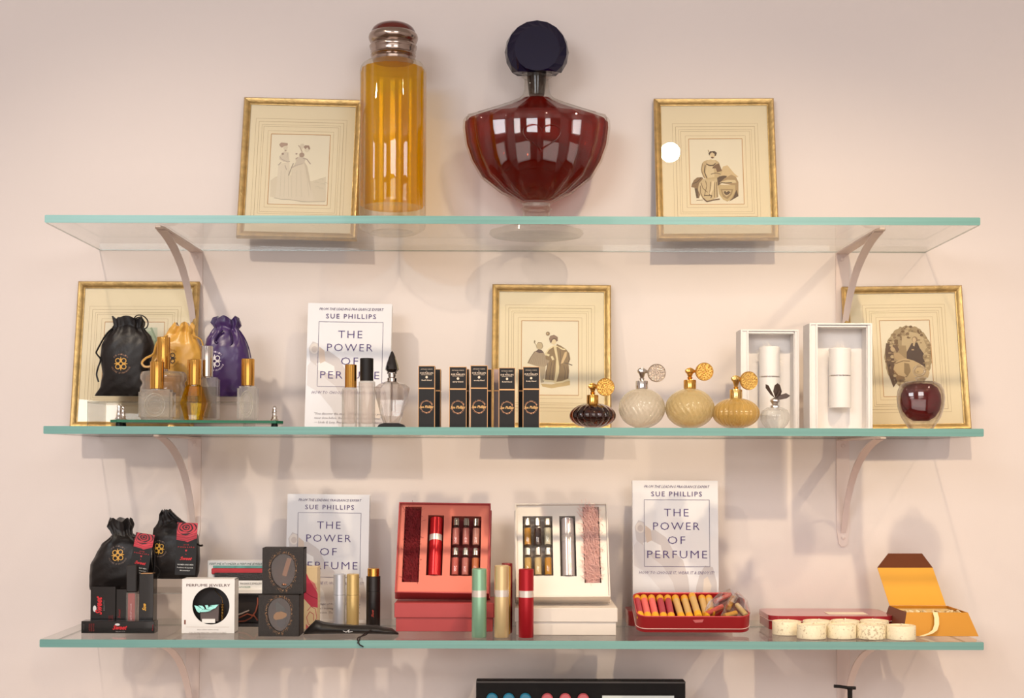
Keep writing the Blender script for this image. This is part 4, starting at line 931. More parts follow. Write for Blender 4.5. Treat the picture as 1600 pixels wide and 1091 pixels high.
def t1(g, w, h): logo(g, -.35 * w, h * .58, h * .42, w * .5, 0, pi / 2); g.text('BEAUTY', .1 * w, h * .58, h * .24, w * .12, lin(110, 106, 104), 0, rot=pi / 2, res=1); g.text('ROUGE', .65 * w, h * .32, h * .10, w * .3, lin(130, 26, 28), 0, res=1)
def t2(g, w, h): g.text('Sweet', -.4 * w, h * .42, h * .22, w * .5, lin(150, 30, 32), 0, rot=pi / 2, italic=.4)
def t3(g, w, h): g.text('Sue', -.25 * w, h * .42, h * .13, w * .5, lin(236, 176, 66), 0, rot=pi / 2, italic=.4, bold=.03)
upbox('black box with a red logo running up it, leftmost of the upright black boxes', 141, 180, 917, -.198, .03, t1)
upbox('short narrow black box, standing left of the red lip gloss tube', 181, 198, 921, -.198, .02, t2)
r, P, w, h = upbox('tall black box with a gold trimmed top, right of the red lip gloss tube', 216.5, 239, 897, -.20, .026, t3)
g = G(); g.box(-w * .8, w * .8, .002, .022, h, h + .0008); g.build('gold_trim', bronze, r)
r, P, M = root('lip_gloss_tube', 'clear tube of red lip gloss with a matte black cap, among the black boxes', 'lip gloss', 206.5, -.192, Z3 + .0003); s = P.x(207) - P.x(206)
G().box(-8.2 * s, 8.2 * s, -.008, .008, 0, P.z(925.5, 206), bev=.0015).build('clear_tube', CLEAR, r, 30)
G().box(-5.6 * s, 5.6 * s, -.0075, .006, .003, P.z(927, 206), bev=.001).build('red_gloss', mat('red_gloss', (178, 28, 36), .2, 0, .1, coat=.6), r)
g = G(); g.text('LIQUID LIP COLOR', 0, .032, .030, .0028, lin(226, 190, 190), -.0083, rot=pi / 2, res=1); g.text('S', 0, .012, .006, .006, lin(230, 220, 220), -.0083, italic=.3); g.prn('tube_print', r)
G().box(-8 * s, 8 * s, -.008, .008, P.z(925, 206), P.z(883, 206), bev=.0015).build('black_cap', mat('matte_black', (38, 34, 33), .55), r)

# perfume jewelry box with a round window
YB = -.222
r, P, M = root('jewelry_box', 'white carton reading PERFUME JEWELRY with a round window', 'box', 325, YB, Z3 + .0003)
w = (P.x(366) - P.x(284)) / 2; h = P.z(905, 325); D = .034; cz = P.z(947, 330); cx = P.x(329.5, 947); R = 29 * (P.x(326) - P.x(325)); cw = mat('white_carton', (247, 243, 238), .45, 0, .02)
g = G(); n = 48; outer = []
for k in range(n):
    a = 2 * pi * k / n; c, s_ = cos(a), sin(a); t = min((w - cx if c > 0 else w + cx) / max(abs(c), 1e-6), (h - cz if s_ > 0 else cz) / max(abs(s_), 1e-6)); outer.append((cx + c * t, cz + s_ * t))
corner = [(w, h), (-w, h), (-w, 0), (w, 0)]
for cxx, czz in corner:
    kk = min(range(n), key=lambda q: (outer[q][0] - cxx) ** 2 + (outer[q][1] - czz) ** 2); outer[kk] = (cxx, czz)
inner = [(cx + R * cos(2 * pi * k / n), cz + R * sin(2 * pi * k / n)) for k in range(n)]
vs = [(x, 0, z) for x, z in outer] + [(x, 0, z) for x, z in inner] + [(x, .0015, z) for x, z in inner] + [(x, .0015, z) for x, z in outer]
fs = []
for k in range(n):
    k2 = (k + 1) % n; fs += [(k, k2, n + k2, n + k), (n + k, n + k2, 2 * n + k2, 2 * n + k), (2 * n + k, 2 * n + k2, 3 * n + k2, 3 * n + k)]
g.add(vs, fs); g.build('window_panel', cw, r)
for nm, b in (('side_panel', (-w, -w + .001, .0015, D, 0, h)), ('side_panel', (w - .001, w, .0015, D, 0, h)), ('top_panel', (-w, w, .0015, D, h - .001, h)), ('bottom_panel', (-w, w, .0015, D, 0, .001)), ('back_panel', (-w, w, D - .001, D, 0, h))): G().box(*b).build(nm, cw, r)
G().box(-w + .0012, w - .0012, .022, .024, .0012, h - .0012).build('dark_insert', mat('dark_insert', (34, 26, 24), .6), r)
g = G(); k = 2 * w
g.text('PERFUME JEWELRY', 0, P.z(914.5, 325), .83 * k, .05 * k, lin(96, 62, 60), 0)
g.stroke([(-.42 * k, P.z(980, 325)), (.4 * k, P.z(980, 325))], .004 * k, lin(206, 180, 166), 0)
g.text('EASY SPRAY WITH STYLE', 0, P.z(984, 325), .4 * k, .022 * k, lin(150, 140, 138), 0, res=1); g.text('FOR USE AND MAKEOVER CONTINUOUS SPRAY', 0, P.z(988.5, 325), .7 * k, .022 * k, lin(150, 140, 138), 0, res=1)
g.stroke([(P.x(289, 973), P.z(976, 325)), (P.x(289, 973), P.z(969, 325))], .03 * k, lin(130, 76, 56), 0)
g.prn('carton_print', r)
r2 = tag(G().prism([(cx - .6 * R, cz - .8 * R), (cx + .35 * R, cz - .86 * R), (cx + .38 * R, cz + .05 * R), (cx, cz - .1 * R), (cx - .3 * R, cz - .2 * R), (cx - .62 * R, cz - .3 * R)], .008, .018).build('organza_bag', mat('grey_organza', (96, 84, 82), .6), None), 'small grey gift bag seen through the round window of the carton', 'gift bag'); r2.matrix_world = M
g = G()
for pts in ([(-.93, .0), (-.74, -.04), (-.5, -.2), (-.66, -.4), (-.8, -.3)], [(-.72, .0), (-.5, -.02), (-.36, -.16), (-.48, -.2)], [(-.66, -.36), (-.46, -.2), (-.28, -.22), (-.02, -.28), (-.3, -.34)], [(-.36, .0), (-.22, .02), (-.14, -.12), (-.28, -.18)], [(-.28, -.2), (-.12, -.06), (.36, .04), (.2, -.14), (-.04, -.24)], [(-.1, .0), (.4, .06), (.12, -.02)]):
    g.prism([(cx + a * R, cz + b * R) for a, b in pts], .006, .0075)
fo = g.build('foil_ruffle', mat('aqua_foil', (150, 214, 204), .15, .6, .4, 200), None); fo.parent = r2
g = G()
for q in range(11): g.lathe([(0, 0), (.0026, .0005), (.0028, .0018), (0, .0024)], 12, (cx + .55 * R, .012), M=Matrix.Translation((0, 0, cz - R * .82 + q * .0026)))
g.tube([(cx + .55 * R, .012, cz + R * .12), (cx + .5 * R, .012, cz + R * .4), (cx + .2 * R, .014, cz + .7 * R), (cx, .016, cz + R)], .0004, 5)
pe = g.build('gold_pendant', GOLD, None, 60); pe.matrix_world = M; tag(pe, 'ribbed gold pendant on a fine chain inside the round window', 'pendant')
pc = G().box(cx - .5 * R, cx + .2 * R, .004, .009, cz - .93 * R, cz - .72 * R).build('paper_label', cw, None); pc.matrix_world = M; tag(pc, 'small blank white tag at the foot of the round window', 'tag')

# atomizer set behind
r, P, M = root('atomizer_set', 'flat gift set reading PERFUME ATOMIZER & PERFUME JEWELRY, behind the white carton', 'box', 373, -.135, Z3 + .0003)
x0, x1 = P.x(324), P.x(424); h = P.z(877, 370); yb = .012
G().box(x0, x1, yb, yb + .02, .001, h, bev=.0005).build('white_carton', cw, r)
pat = mat('black_leather_weave', (48, 42, 40), .4, 0, .8, 420, .5, 400)
zz2 = lambda py: P.z(py, 370)
G().box(x0 + .008, x1, yb - .006, yb - .0002, zz2(898), zz2(889), bev=.001).build('red_case', mat('red_leather', (190, 44, 54), .35, 0, .2), r)
G().box(x0 + .014, x1, yb - .009, yb - .0062, zz2(907), zz2(895.5), bev=.0005).build('patterned_case', pat, r)
G().box(x0 + .01, x1, yb - .0025, yb - .0002, zz2(889), zz2(885), bev=.0005).build('teal_case', mat('teal_case', (96, 158, 148), .3, .2, .5, 90), r)
G().box(x0 + .006, x1 + .003, yb - .016, yb - .0092, zz2(927), zz2(921.5)).build('carton_shelf', cw, r)
G().box(x0 + .006, x1, yb - .010, yb - .009, zz2(921.5), zz2(907.5)).build('label_strip', cw, r)
G().box(x0 + .01, x1, yb - .014, yb - .0004, .0006, zz2(974), bev=.0005).build('patterned_base', pat, r)
G().box(x0 + .01, x1, yb - .013, yb - .0004, zz2(930), zz2(927.2)).build('patterned_rail', pat, r)
G().box(x0 + .01, x1, yb - .003, yb - .0004, zz2(974), zz2(930)).build('dark_backing', mat('dark_insert', (34, 26, 24), .6), r)
g = G(); g.tube([(P.x(a, b), yb - .008, P.z(b, a)) for a, b in ((372, 972), (382, 971), (392, 966), (399, 956), (402, 944), (402, 934))], .0015, 6); g.tube([(P.x(a, b), yb - .009, P.z(b, a)) for a, b in ((373, 966), (386, 960), (397, 963), (402, 970))], .0014, 6); g.build('coiled_cord', mat('rust_cord', (160, 84, 62), .5), r, 60)
g = G(); g.tube([(P.x(372, 960), yb - .008, P.z(961, 372)), (P.x(389, 953), yb - .008, P.z(954, 389))], .0018, 8); g.build('silver_atomizer', SILV, r, 60)
g = G(); k = x1 - x0
g.text('PERFUME ATOMIZER & PERFUME JEWELRY SET', x0 + .50 * k, zz2(882), .94 * k, .034 * k, lin(70, 110, 100), yb, italic=.2, res=1)
g.prn('carton_print', r)
g = G(); g.text('FRAGRANCE JEWELLERY', P.x(392, 912), zz2(912), .34 * k, .03 * k, lin(90, 90, 90), yb - .0101, res=1); g.text('ATOMIZER', P.x(382, 917), zz2(917.5), .18 * k, .028 * k, lin(70, 130, 110), yb - .0101, italic=.3, res=1); g.prn('label_print', r)

# stacked stone boxes
stone = mat('black_grained_card', (40, 33, 29), .6, 0, .5, 260, .3, 500)
def stonebox(label, pxl, pxr, pyt, Y, z, D, oval, stuff, yaw=0, name='stone_print_box'):
    r, P, M = root(name, label, 'box', (pxl + pxr) / 2, Y, z, 'stacked black window boxes', (0, 0, radians(yaw)))
    w = (P.x(pxr, 930) - P.x(pxl, 930)) / 2; h = P.z(pyt, (pxl + pxr) / 2); ox, oz, orx, orz = oval
    cx, cz = P(ox, oz); sx_ = orx * 2 * w / (pxr - pxl); sz_ = orz * 2 * w / (pxr - pxl)
    n = 40; rnd = random.Random(3)
    def ov(a): q = 1 - .07 * abs(cos(1.5 * a + .6)); return (cx + sx_ * q * cos(a), cz + sz_ * q * sin(a))
    outer = []
    for k in range(n):
        a = 2 * pi * k / n; c, s_ = cos(a), sin(a); t = min((w - cx if c > 0 else w + cx) / max(abs(c), 1e-6), (h - cz if s_ > 0 else cz) / max(abs(s_), 1e-6)); outer.append((cx + c * t, cz + s_ * t))
    for cc in [(w, h), (-w, h), (-w, 0), (w, 0)]:
        kk = min(range(n), key=lambda q: (outer[q][0] - cc[0]) ** 2 + (outer[q][1] - cc[1]) ** 2); outer[kk] = cc
    inner = [ov(2 * pi * k / n) for k in range(n)]
    vs = [(x, 0, z_) for x, z_ in outer] + [(x, 0, z_) for x, z_ in inner] + [(x, .003, z_) for x, z_ in inner] + [(x, .003, z_) for x, z_ in outer]; fs = []
    for k in range(n):
        k2 = (k + 1) % n; fs += [(k, k2, n + k2, n + k), (n + k, n + k2, 2 * n + k2, 2 * n + k), (2 * n + k, 2 * n + k2, 3 * n + k2, 3 * n + k)]
    G().add(vs, fs).build('window_panel', stone, r)
    for nm, b in (('side_panel', (-w, -w + .0015, .003, D, 0, h)), ('side_panel', (w - .0015, w, .003, D, 0, h)), ('top_panel', (-w, w, .003, D, h - .0015, h)), ('bottom_panel', (-w, w, .003, D, 0, .0015)), ('back_panel', (-w, w, D - .0015, D, 0, h))): G().box(*b).build(nm, stone, r)
    g = G()
    for k in range(260):
        a = rnd.uniform(0, 2 * pi); q = 1.04 + abs(rnd.gauss(0, .09)); x, z_ = ov(a); x = cx + (x - cx) * q; z_ = cz + (z_ - cz) * q
        if abs(x) < w and 0 < z_ < h: g.lay = 0; g.ell(x, z_, rnd.uniform(.0003, .0007), rnd.uniform(.0003, .0006), lin(*rnd.choice([(170, 118, 76), (196, 150, 104), (130, 88, 58)])), 0, n=5)
    g.prn('gold_speckle', r)
    g = G(); g.lathe([(0, 0), (sx_ * 1.02, 0), (sx_ * 1.02, .0005), (0, .0006)], 24, M=Matrix.Translation((cx, .0036, cz)) @ Matrix.Diagonal((1, 1, sz_ / sx_, 1)) @ Matrix.Rotation(pi / 2, 4, 'X')); g.build('clear_window', clear('window_film', (226, 220, 216), 0, .05, 1.2), r, 40)
    G().box(-w + .002, w - .002, .018, .019, .002, h - .002).build('brown_insert', mat('brown_insert', (116, 80, 64), .6, 0, .3), r)
    stuff(r, P); return r, P, w, h
def st_low(r, P):
    G().prism([P(a, b, .008) for a, b in ((428, 961), (432, 957), (440, 955.5), (448, 959), (448, 963), (442, 967), (431, 969), (427.5, 966))], .006, .009).build('gold_medallion', mat('brass_medallion', (222, 170, 88), .35, .5, .2), r)
    G().prism([P(a, b, .01) for a, b in ((430, 944), (434, 940), (446, 952), (444, 958), (432, 956))], .010, .012).build('glass_vial', mat('vial_teal', (70, 84, 84), .15, .3, .6, 150), r)
    G().prism([P(a, b, .01) for a, b in ((432, 968), (448, 968), (446, 976), (440, 982), (433, 978))], .010, .012).build('dark_stone', mat('slate_stone', (52, 46, 62), .3, .2), r)
def st_top(r, P):
    G().prism([P(a, b, .008) for a, b in ((449, 872), (456, 873), (447.5, 901), (441, 899))], .006, .008).build('gold_bar', mat('pale_gold_bar', (206, 152, 110), .35, .4), r)
    x, z_ = P(445, 914, .010); G().lathe([(0, -.001), (.007, 0), (.008, .0015), (.0065, .004), (0, .0045)], 24, (x, .010), M=Matrix.Translation((0, 0, z_ - .001))).build('ring_base', mat('bronze_ring', (128, 84, 60), .3, .6), r, 50)
_, Pq, wq, hq = stonebox('lower black window box holding a gold medallion, under another black box', 403.5, 467, 930, -.262, Z3 + .0003, .054, (436, 960, 19, 27), st_low, 0)
stonebox('upper black window box holding a gold bar, stacked on a lower black box', 409.5, 474, 856.5, -.245, Z3 + .0003 + hq + .0004, .034, (442, 892, 20, 28), st_top, 0, name='stone_print_box')

# pink floral box
r, P, M = root('floral_box', 'cream carton with a pink flower print, wedged behind the stacked black boxes', 'box', 484, -.16, Z3 + .0003, rot=(0, 0, radians(-3)))
x0, x1 = P.x(466), P.x(497); h = P.z(886, 484)
G().box(x0, x1, 0, .03, 0, h, bev=.0005).build('carton', mat('cream_carton', (238, 212, 168), .45, 0, .03), r)
g = G(); q = lambda pts: [P(a, b, 0) for a, b in pts]
g.ink(q([(476, 890), (483, 905), (492, 918), (496.5, 928), (496.5, 950), (486, 948), (477, 938), (470, 930)]), lin(204, 62, 86), 0); g.stroke(q([(476, 925), (486, 932), (496, 936)]), .0009, lin(130, 30, 50), 0)
g.ink(q([(483, 905), (492, 912), (496, 922), (492, 920)]), lin(226, 130, 126), 0); g.stroke(q([(480, 955), (486, 948), (493, 952), (495, 965), (490, 978), (482, 976), (479, 965), (484, 956), (490, 960), (490, 970)]), .0010, lin(208, 92, 104), 0); g.ink(q([(478, 975), (483, 980), (494, 978), (495, 984), (478, 984)]), lin(214, 110, 110), 0)
g.prn('flower_print', r)

# slim tubes
def tube(label, px, wpx, pyt, Y, rgb, band=None, metal=.35, cap=None, seam=None, name='travel_atomizer', grp='slim travel atomizers', tilt=0):
    r, P, M = root(name, label, 'perfume tube', px, Y, Z3 + .0003, grp, (0, radians(tilt), 0)); s = P.x(px + 1) - P.x(px); R = wpx / 2 * s; zt = P.z(pyt, px)
    m = mat('tube_%d_%d_%d' % rgb, rgb, .3, min(metal * 1.3, .8), .03, 20)
    zb = P.z(band, px) if band else zt * (seam or .62)
    G().lathe([(0, 0), (R * .96, 0), (R, .0006), (R, zb - (.0055 if band else .0002)), (0, zb - (.0055 if band else .0002))], 40).build('tube_body', m, r, 40)
    if band:
        G().lathe([(R * 1.01, zb - .0055), (R * 1.01, zb + .0055), (0, zb + .0055)], 40).build('silver_band', mat('pearl_band', (226, 214, 206), .25, .4), r, 40)
        z0 = zb + .0055
    else: z0 = zb + .0002
    if cap:
        zc = P.z(cap[0], px)
        G().lathe([(R, z0), (R, zc - .0004), (0, zc - .0004)], 40).build('tube_sleeve', m, r, 40)
        G().lathe([(R * .84, zc - .0003), (R * .84, zt - .0006), (R * .78, zt), (0, zt)], 40).build('gold_cap', cap[1], r, 40)
    else: G().lathe([(R, z0), (R, zt - .0012), (R * .9, zt), (0, zt)], 40).build('tube_cap', m, r, 40)
    return r, P, R, zt
tube('pearl white slim tube, leftmost of the pair in front of the paperback', 530, 19, 897, -.150, (206, 208, 216))
tube('pale gold slim tube, right of the pearl white one in front of the paperback', 551, 19.5, 897, -.149, (222, 190, 126))
r_, P_, R_, zt_ = tube('black slim tube with a gold cap, behind the black velvet pouch', 583, 22, 888, -.150, (30, 24, 23), None, .0, (900, GOLD))
g = G(); g.text('Sue', 0, zt_ * .26, .013, .004, lin(200, 70, 50), -R_ - .0001, italic=.4, rot=pi / 2); g.prn('tube_print', r_)
tube('mint green slim atomizer with a pearl band, in front of the red gift box', 748.5, 23, 888.5, -.262, (150, 196, 166), 927.5)
tube('champagne slim atomizer with a pearl band, between the two open gift boxes', 783.5, 22.5, 883.5, -.262, (226, 200, 150), 927)
tube('deep red slim atomizer with a pearl band, in front of the white gift box', 822, 23.5, 889, -.262, (176, 26, 38), 928)
tube('dark red slim tube mostly hidden behind the champagne atomizer', 792, 17, 880, -.20, (126, 24, 30), None, .3)
tube('bright gold slim tube squeezed behind the champagne atomizer', 790.5, 14, 885, -.222, (226, 180, 90), None, .6)

# velvet pouch lying flat
r, P, M = root('velvet_pouch', 'flat black pouch lying in front of the slim tubes, its cord hanging over the edge', 'pouch', 548, -.235, Z3 + .0003)
out = [(475, -.002, .002), (484, .004, .008), (494, .010, .015), (505, .012, .012), (525, .011, .010), (550, .010, .009), (575, .011, .009), (590, .012, .009), (600, .011, .007), (612, .008, .006), (622, .002, .002)]
rings = []
for a, d, hh in out:
    x = P.x(a, 985); yc = .012 * sin((a - 475) / 48.0); d = max(d * 1.5, .003)
    rings.append([(x + .001 * sin(3 * t), yc + d * cos(t), hh * .8 * (1 + sin(t)) * (1 + .08 * sin(5 * t + a))) for t in [2 * pi * k / 20 for k in range(20)]])
G().loft(rings).build('pouch_cloth', blk, r, 70)
G().tube([(P.x(580, 985), -.010, .009), (P.x(574, 985), -.024, .0025), (P.x(567, 993), -.040, .0016), (P.x(565, 996), -.062, .0022), (P.x(566, 1000), -.0735, .0004), (P.x(569, 1005), -.0745, -.007), (P.x(575, 1010), -.0745, -.0105)], .0011, 6).build('drawstring', blk, r, 60)
G().tube([(P.x(581, 985), -.012, .0095), (P.x(571, 985), -.030, .004), (P.x(568, 993), -.052, .0022), (P.x(569, 1000), -.0738, .0006), (P.x(566, 1005), -.0745, -.005)], .0011, 6).build('drawstring', blk, r, 60)
g = G(); g.stroke([P(a, b, -.013) for a, b in ((536, 986), (541, 988), (546, 984), (544, 988), (551, 987))], .0009, lin(225, 222, 220), -.0135); g.prn('silver_print', r)

# ------------------------------------------------------------------ gift boxes
def giftset(word, lidm, inm, closed, opened, layout):
    cl = closed; r, P, M = root('lidded_gift_box', 'closed %s gift box carrying the open %s set' % (word, word), 'gift box', (cl['l'] + cl['r']) / 2, cl['Y'], Z3 + .0003, 'flat lidded gift boxes')
    w = (P.x(cl['r'], 960) - P.x(cl['l'], 960)) / 2; h = P.z(cl['t'], 800); hl = P.z(cl['s'], 800); D = cl['D']
    G().box(-w + .0025, w - .0025, .0025, D - .0025, 0, hl + .001, bev=.0006).build('box_base', lidm, r); G().box(-w, w, 0, D, hl, h, bev=.0008).build('box_lid', lidm, r)
    # open tray leaning back
    op = opened; z = Z3 + .0003 + h + .0008 + .0362 * sin(radians(op['lean'])) + .0004
    r, P, M = root('open_gift_box', 'open %s gift set of tube, vials and feather trim, on its closed box' % word, 'gift box', (op['l'] + op['r']) / 2, op['Y'], z, 'open gift sets', (-radians(op['lean']), radians(op['roll']), 0))
    w = (P.x(op['r'], 860) - P.x(op['l'], 860)) / 2; H = P.z(op['t'], 800); T = .026; t = .0022; fl = .006
    for nm, b in (('side_wall', (-w, -w + t, 0, T, 0, H)), ('side_wall', (w - t, w, 0, T, 0, H)), ('top_wall', (-w + t, w - t, 0, T, H - t, H)), ('bottom_wall', (-w + t, w - t, 0, T, 0, t))): G().box(*b, bev=.0004).build(nm, lidm, r)
    G().box(-w - .0015, w + .0015, T + .0002, T + .010, -.0015 if False else 0, H * .985, bev=.0006).build('lid_underneath', lidm, r)
    # insert with cut-outs
    cuts = [tuple(P.x(c[q], 860, fl) for q in (0, 2)) + tuple(P.z(c[q], 800, fl) for q in (3, 1)) for c in layout]   # x0,x1,z0,z1
    xs = sorted({-w + t, w - t} | {c[0] for c in cuts} | {c[1] for c in cuts}); zs = sorted({t, H - t} | {c[2] for c in cuts} | {c[3] for c in cuts})
    g = G()
    inside = lambda x, z_: any(c[0] < x < c[1] and c[2] < z_ < c[3] for c in cuts)
    for i in range(len(xs) - 1):
        for j in range(len(zs) - 1):
            if not inside((xs[i] + xs[i + 1]) / 2, (zs[j] + zs[j + 1]) / 2): g.add([(xs[i], fl, zs[j]), (xs[i + 1], fl, zs[j]), (xs[i + 1], fl, zs[j + 1]), (xs[i], fl, zs[j + 1])], [(0, 1, 2, 3)])
    for a, b, c, d in cuts:
        g.add([(a, fl, c), (b, fl, c), (b, fl, d), (a, fl, d), (a, T - .003, c), (b, T - .003, c), (b, T - .003, d), (a, T - .003, d)], [(0, 1, 5, 4), (1, 2, 6, 5), (2, 3, 7, 6), (3, 0, 4, 7)])
    g.build('cutout_insert', inm, r, solid=False)
    G().box(-w + t, w - t, T - .003, T - .001, t, H - t).build('tray_bottom', mat('dark_' + word + '_lining', (130, 44, 46) if word == 'red' else (190, 178, 168), .7), r)
    return r, P, M, w, H, fl, T, cuts
def minivial(label, M, x, z0, z1, R, liqc, y, empty=False):
    r = thing('sample_vial', label, 'perfume vial', M=M @ Matrix.Translation((x, y, z0)), group='six sample vials of a gift set'); h = z1 - z0
    G().lathe([(0, 0), (R * .9, 0), (R, .001), (R, h * .66), (R * .6, h * .72), (0, h * .72)], 20).build('glass_vial', clear('vial_glass', (250, 246, 242), .1, 0, 1.6), r, 40)
    G().lathe([(0, .0012), (R * .8, .0012), (R * .8, h * .62), (0, h * .62)], 16).build('perfume', liqc, r, 40)
    G().lathe([(R * .78, h * .72), (R * .78, h * .98), (R * .6, h), (0, h)], 20).build('silver_cap', SILV, r, 40)
redb = mat('red_shimmer_card', (182, 72, 72), .5, .15, .05, 20); redi = mat('coral_insert', (216, 118, 100), .42, .25, .05, 8); wb = mat('ivory_card', (232, 220, 208), .5, 0, .03); wi = mat('silver_white_insert', (226, 216, 206), .42, .15, .04, 8)
# red set
lay = [(630, 794, 656, 912), (667, 807, 692, 901), (704, 808, 751, 901)]
r, P, M, w, H, fl, T, cuts = giftset('red', redb, redi, dict(l=616, r=772, t=943, s=966, Y=-.192, D=.118), dict(l=617.5, r=763, t=787, Y=-.180, lean=24, roll=.6), lay)
bz = lambda c, f: c[2] + (c[3] - c[2]) * f
def gtube(label, M, c, rgb, metal=.5):
    R = (c[1] - c[0]) * .40; h = (c[3] - c[2]) * .965; q = M @ Matrix.Translation(((c[0] + c[1]) / 2 + .0005, T * .5, c[2] + .0006)); r = thing('travel_atomizer', label, 'perfume tube', M=q, group='slim travel atomizers'); m = mat('tube_%d_%d_%d' % rgb, rgb, .26, metal, .03, 20)
    G().lathe([(0, 0), (R, .0002), (R, h * .60), (0, h * .60)], 32).build('tube_body', m, r, 40); G().lathe([(R * 1.02, h * .60), (R * 1.02, h * .70), (0, h * .70)], 32).build('silver_band', mat('pearl_band', (226, 214, 206), .25, .4), r, 40); G().lathe([(R, h * .70), (R, h - .001), (R * .9, h), (0, h)], 32).build('tube_cap', m, r, 40)
gtube('bright red slim atomizer lying inside the open red gift set', M, cuts[1], (206, 36, 44))
c = cuts[2]; cw3 = (c[1] - c[0]) / 3; chh = (c[3] - c[2])
def vials(word, c, liqs):
    cw3 = (c[1] - c[0]) / 3; chh = c[3] - c[2]
    for row in range(2):
        for k in range(3):
            x = c[0] + cw3 * (k + .5); z0 = c[2] + chh * (.0 if row else .5) + .0006
            minivial('silver capped vial in the %s row of the open %s gift set, %s of three' % (('upper', 'lower')[row], word, ('left', 'middle', 'right')[k]), M, x, z0, z0 + chh * .46, cw3 * .42, liqs[row * 3 + k], T * .30)
pk = mat('pink_vial', (206, 118, 112), .15, coat=.6); vials('red', c, [pk, pk, mat('pale_pink_vial', (220, 150, 138), .15, coat=.6), mat('rose_vial', (214, 100, 92), .15, coat=.6), pk, mat('peach_vial', (214, 120, 70), .15, coat=.6)])
def feather(label, M, c, m, seed, n=900, L=.014, y0=.016):
    g = G(); g.box(c[0] + .002, c[1] - .002, y0 + .002, y0 + .004, c[2] + .002, c[3] - .002)
    strands(g, lambda q: (q.uniform(c[0] + .002, c[1] - .002), y0 - q.uniform(0, .009), q.uniform(c[2] + .003, c[3] - .006), q.uniform(-.5, .5), -.35, q.uniform(-.3, .9)), n, L, seed, .0003)
    f = g.build('feather_trim', m, None, solid=False); f.matrix_world = M; tag(f, label, 'feather trim', 'feather trims of the gift sets')
feather('dark red fluffy feather trim in the left slot of the open red set', M, cuts[0], mat('crimson_down', (128, 14, 24), .75, 0, .5, 90), 5, 1100, .013)
# white set
lay = [(817, 807, 864, 900), (875, 807, 900, 901), (912, 793, 938, 912)]
r, P, M, w, H, fl, T, cuts = giftset('white', wb, wi, dict(l=804, r=965, t=950, s=972, Y=-.236, D=.15), dict(l=807, r=953, t=787, Y=-.212, lean=24, roll=-.5), lay)
gtube('pearl silver slim atomizer lying inside the open white gift set', M, cuts[1], (206, 196, 196))
am = mat('amber_vial', (206, 146, 34), .15, coat=.6); yl = mat('yellow_vial', (226, 204, 150), .15, coat=.6)
vials('white', cuts[0], [am, mat('dark_plum', (52, 16, 20), .15, coat=.5), mat('clear_vial', (214, 210, 186), .15, coat=.6), mat('half_amber', (220, 180, 100), .15, coat=.6), yl, am])
feather('pink fluffy feather trim spilling from the right slot of the open white set', M, cuts[2], mat('pink_down', (238, 190, 180), .8, 0, .15, 90), 6, 1500, .020, .012)

# ------------------------------------------------------------------ tins
def rrect(x0, x1, y0, y1, rad, n=8):
    out = []
    for cx, cy_, a0 in ((x1 - rad, y1 - rad, 0), (x0 + rad, y1 - rad, 90), (x0 + rad, y0 + rad, 180), (x1 - rad, y0 + rad, 270)):
        for k in range(n + 1): a = radians(a0 + 90 * k / n); out.append((cx + rad * cos(a), cy_ + rad * sin(a)))
    return out
tinr = mat('red_enamel_tin', (168, 32, 38), .28, .2, .05, 20, coat=.5)
# closed tin carrying the paperback
xa, xb = on(984, Z3, -.13), on(1150, Z3, -.13)
r = thing('lidded_tin', 'red tin lying behind the open tin of tubes, under the paperback', 'tin', ((xa + xb) / 2, -.02, Z3 + .0003), group='red enamel tins'); w = (xb - xa) / 2
G().prismz(rrect(-w, w, -.085, 0, .014), 0, .018).build('tin_base', tinr, r, 40); G().prismz(rrect(-w - .0008, w + .0008, -.0858, .0008, .0145), .0181, LIDH - .0003).build('tin_lid', tinr, r, 40)
# open tin, tipped back on the closed one
TL = 17
r, P, M = root('open_tin', 'open red tin filled with pink and yellow capped tubes, tipped towards the front', 'tin', 1081, -.218, Z3 + .0035, 'red enamel tins', (radians(TL), 0, radians(0)))
xl, xr_ = P.x(995, 980), P.x(1173, 980); Dp = .105; Ht = .028; w = (xr_ - xl) / 2; cx = (xl + xr_) / 2
o = rrect(cx - w, cx + w, 0, Dp, .018); i_ = rrect(cx - w + .0022, cx + w - .0022, .0022, Dp - .0022, .016); n = len(o)
g = G(); vs = [(x, y, 0) for x, y in o] + [(x, y, Ht) for x, y in o] + [(x, y, Ht) for x, y in i_] + [(x, y, .0015) for x, y in i_]; fs = [tuple(range(n - 1, -1, -1)), tuple(3 * n + k for k in range(n))]
for k in range(n):
    k2 = (k + 1) % n
    for a in range(3): fs.append((a * n + k, a * n + k2, (a + 1) * n + k2, (a + 1) * n + k))
g.add(vs, fs); g.build('tin_tray', tinr, r, 40)
o3 = [(x, y, Ht) for x, y in rrect(cx - w + .0008, cx + w - .0008, .0008, Dp - .0008, .0175)]; G().tube(o3 + [o3[0]], .0013, 6).build('rolled_rim', mat('rim_red', (206, 70, 74), .25, .3), r, 60)
o3 = [(x, y, .0065) for x, y in rrect(cx - w - .0004, cx + w + .0004, -.0004, Dp + .0004, .0185)]; G().tube(o3 + [o3[0]], .0006, 6).build('cream_line', mat('cream_enamel', (236, 206, 196), .4), r, 60)
G().prism([(cx - .002, .0225), (cx + .016, .0235), (cx + .014, .0185), (cx + .002, .0178)], -.0006, .0002).build('paper_sticker', mat('pink_sticker', (210, 110, 110), .5), r)
cols = {'p': (232, 104, 100), 'd': (176, 46, 62), 'y': (214, 172, 104)}
yc = mat('yellow_cap', (236, 172, 34), .5)
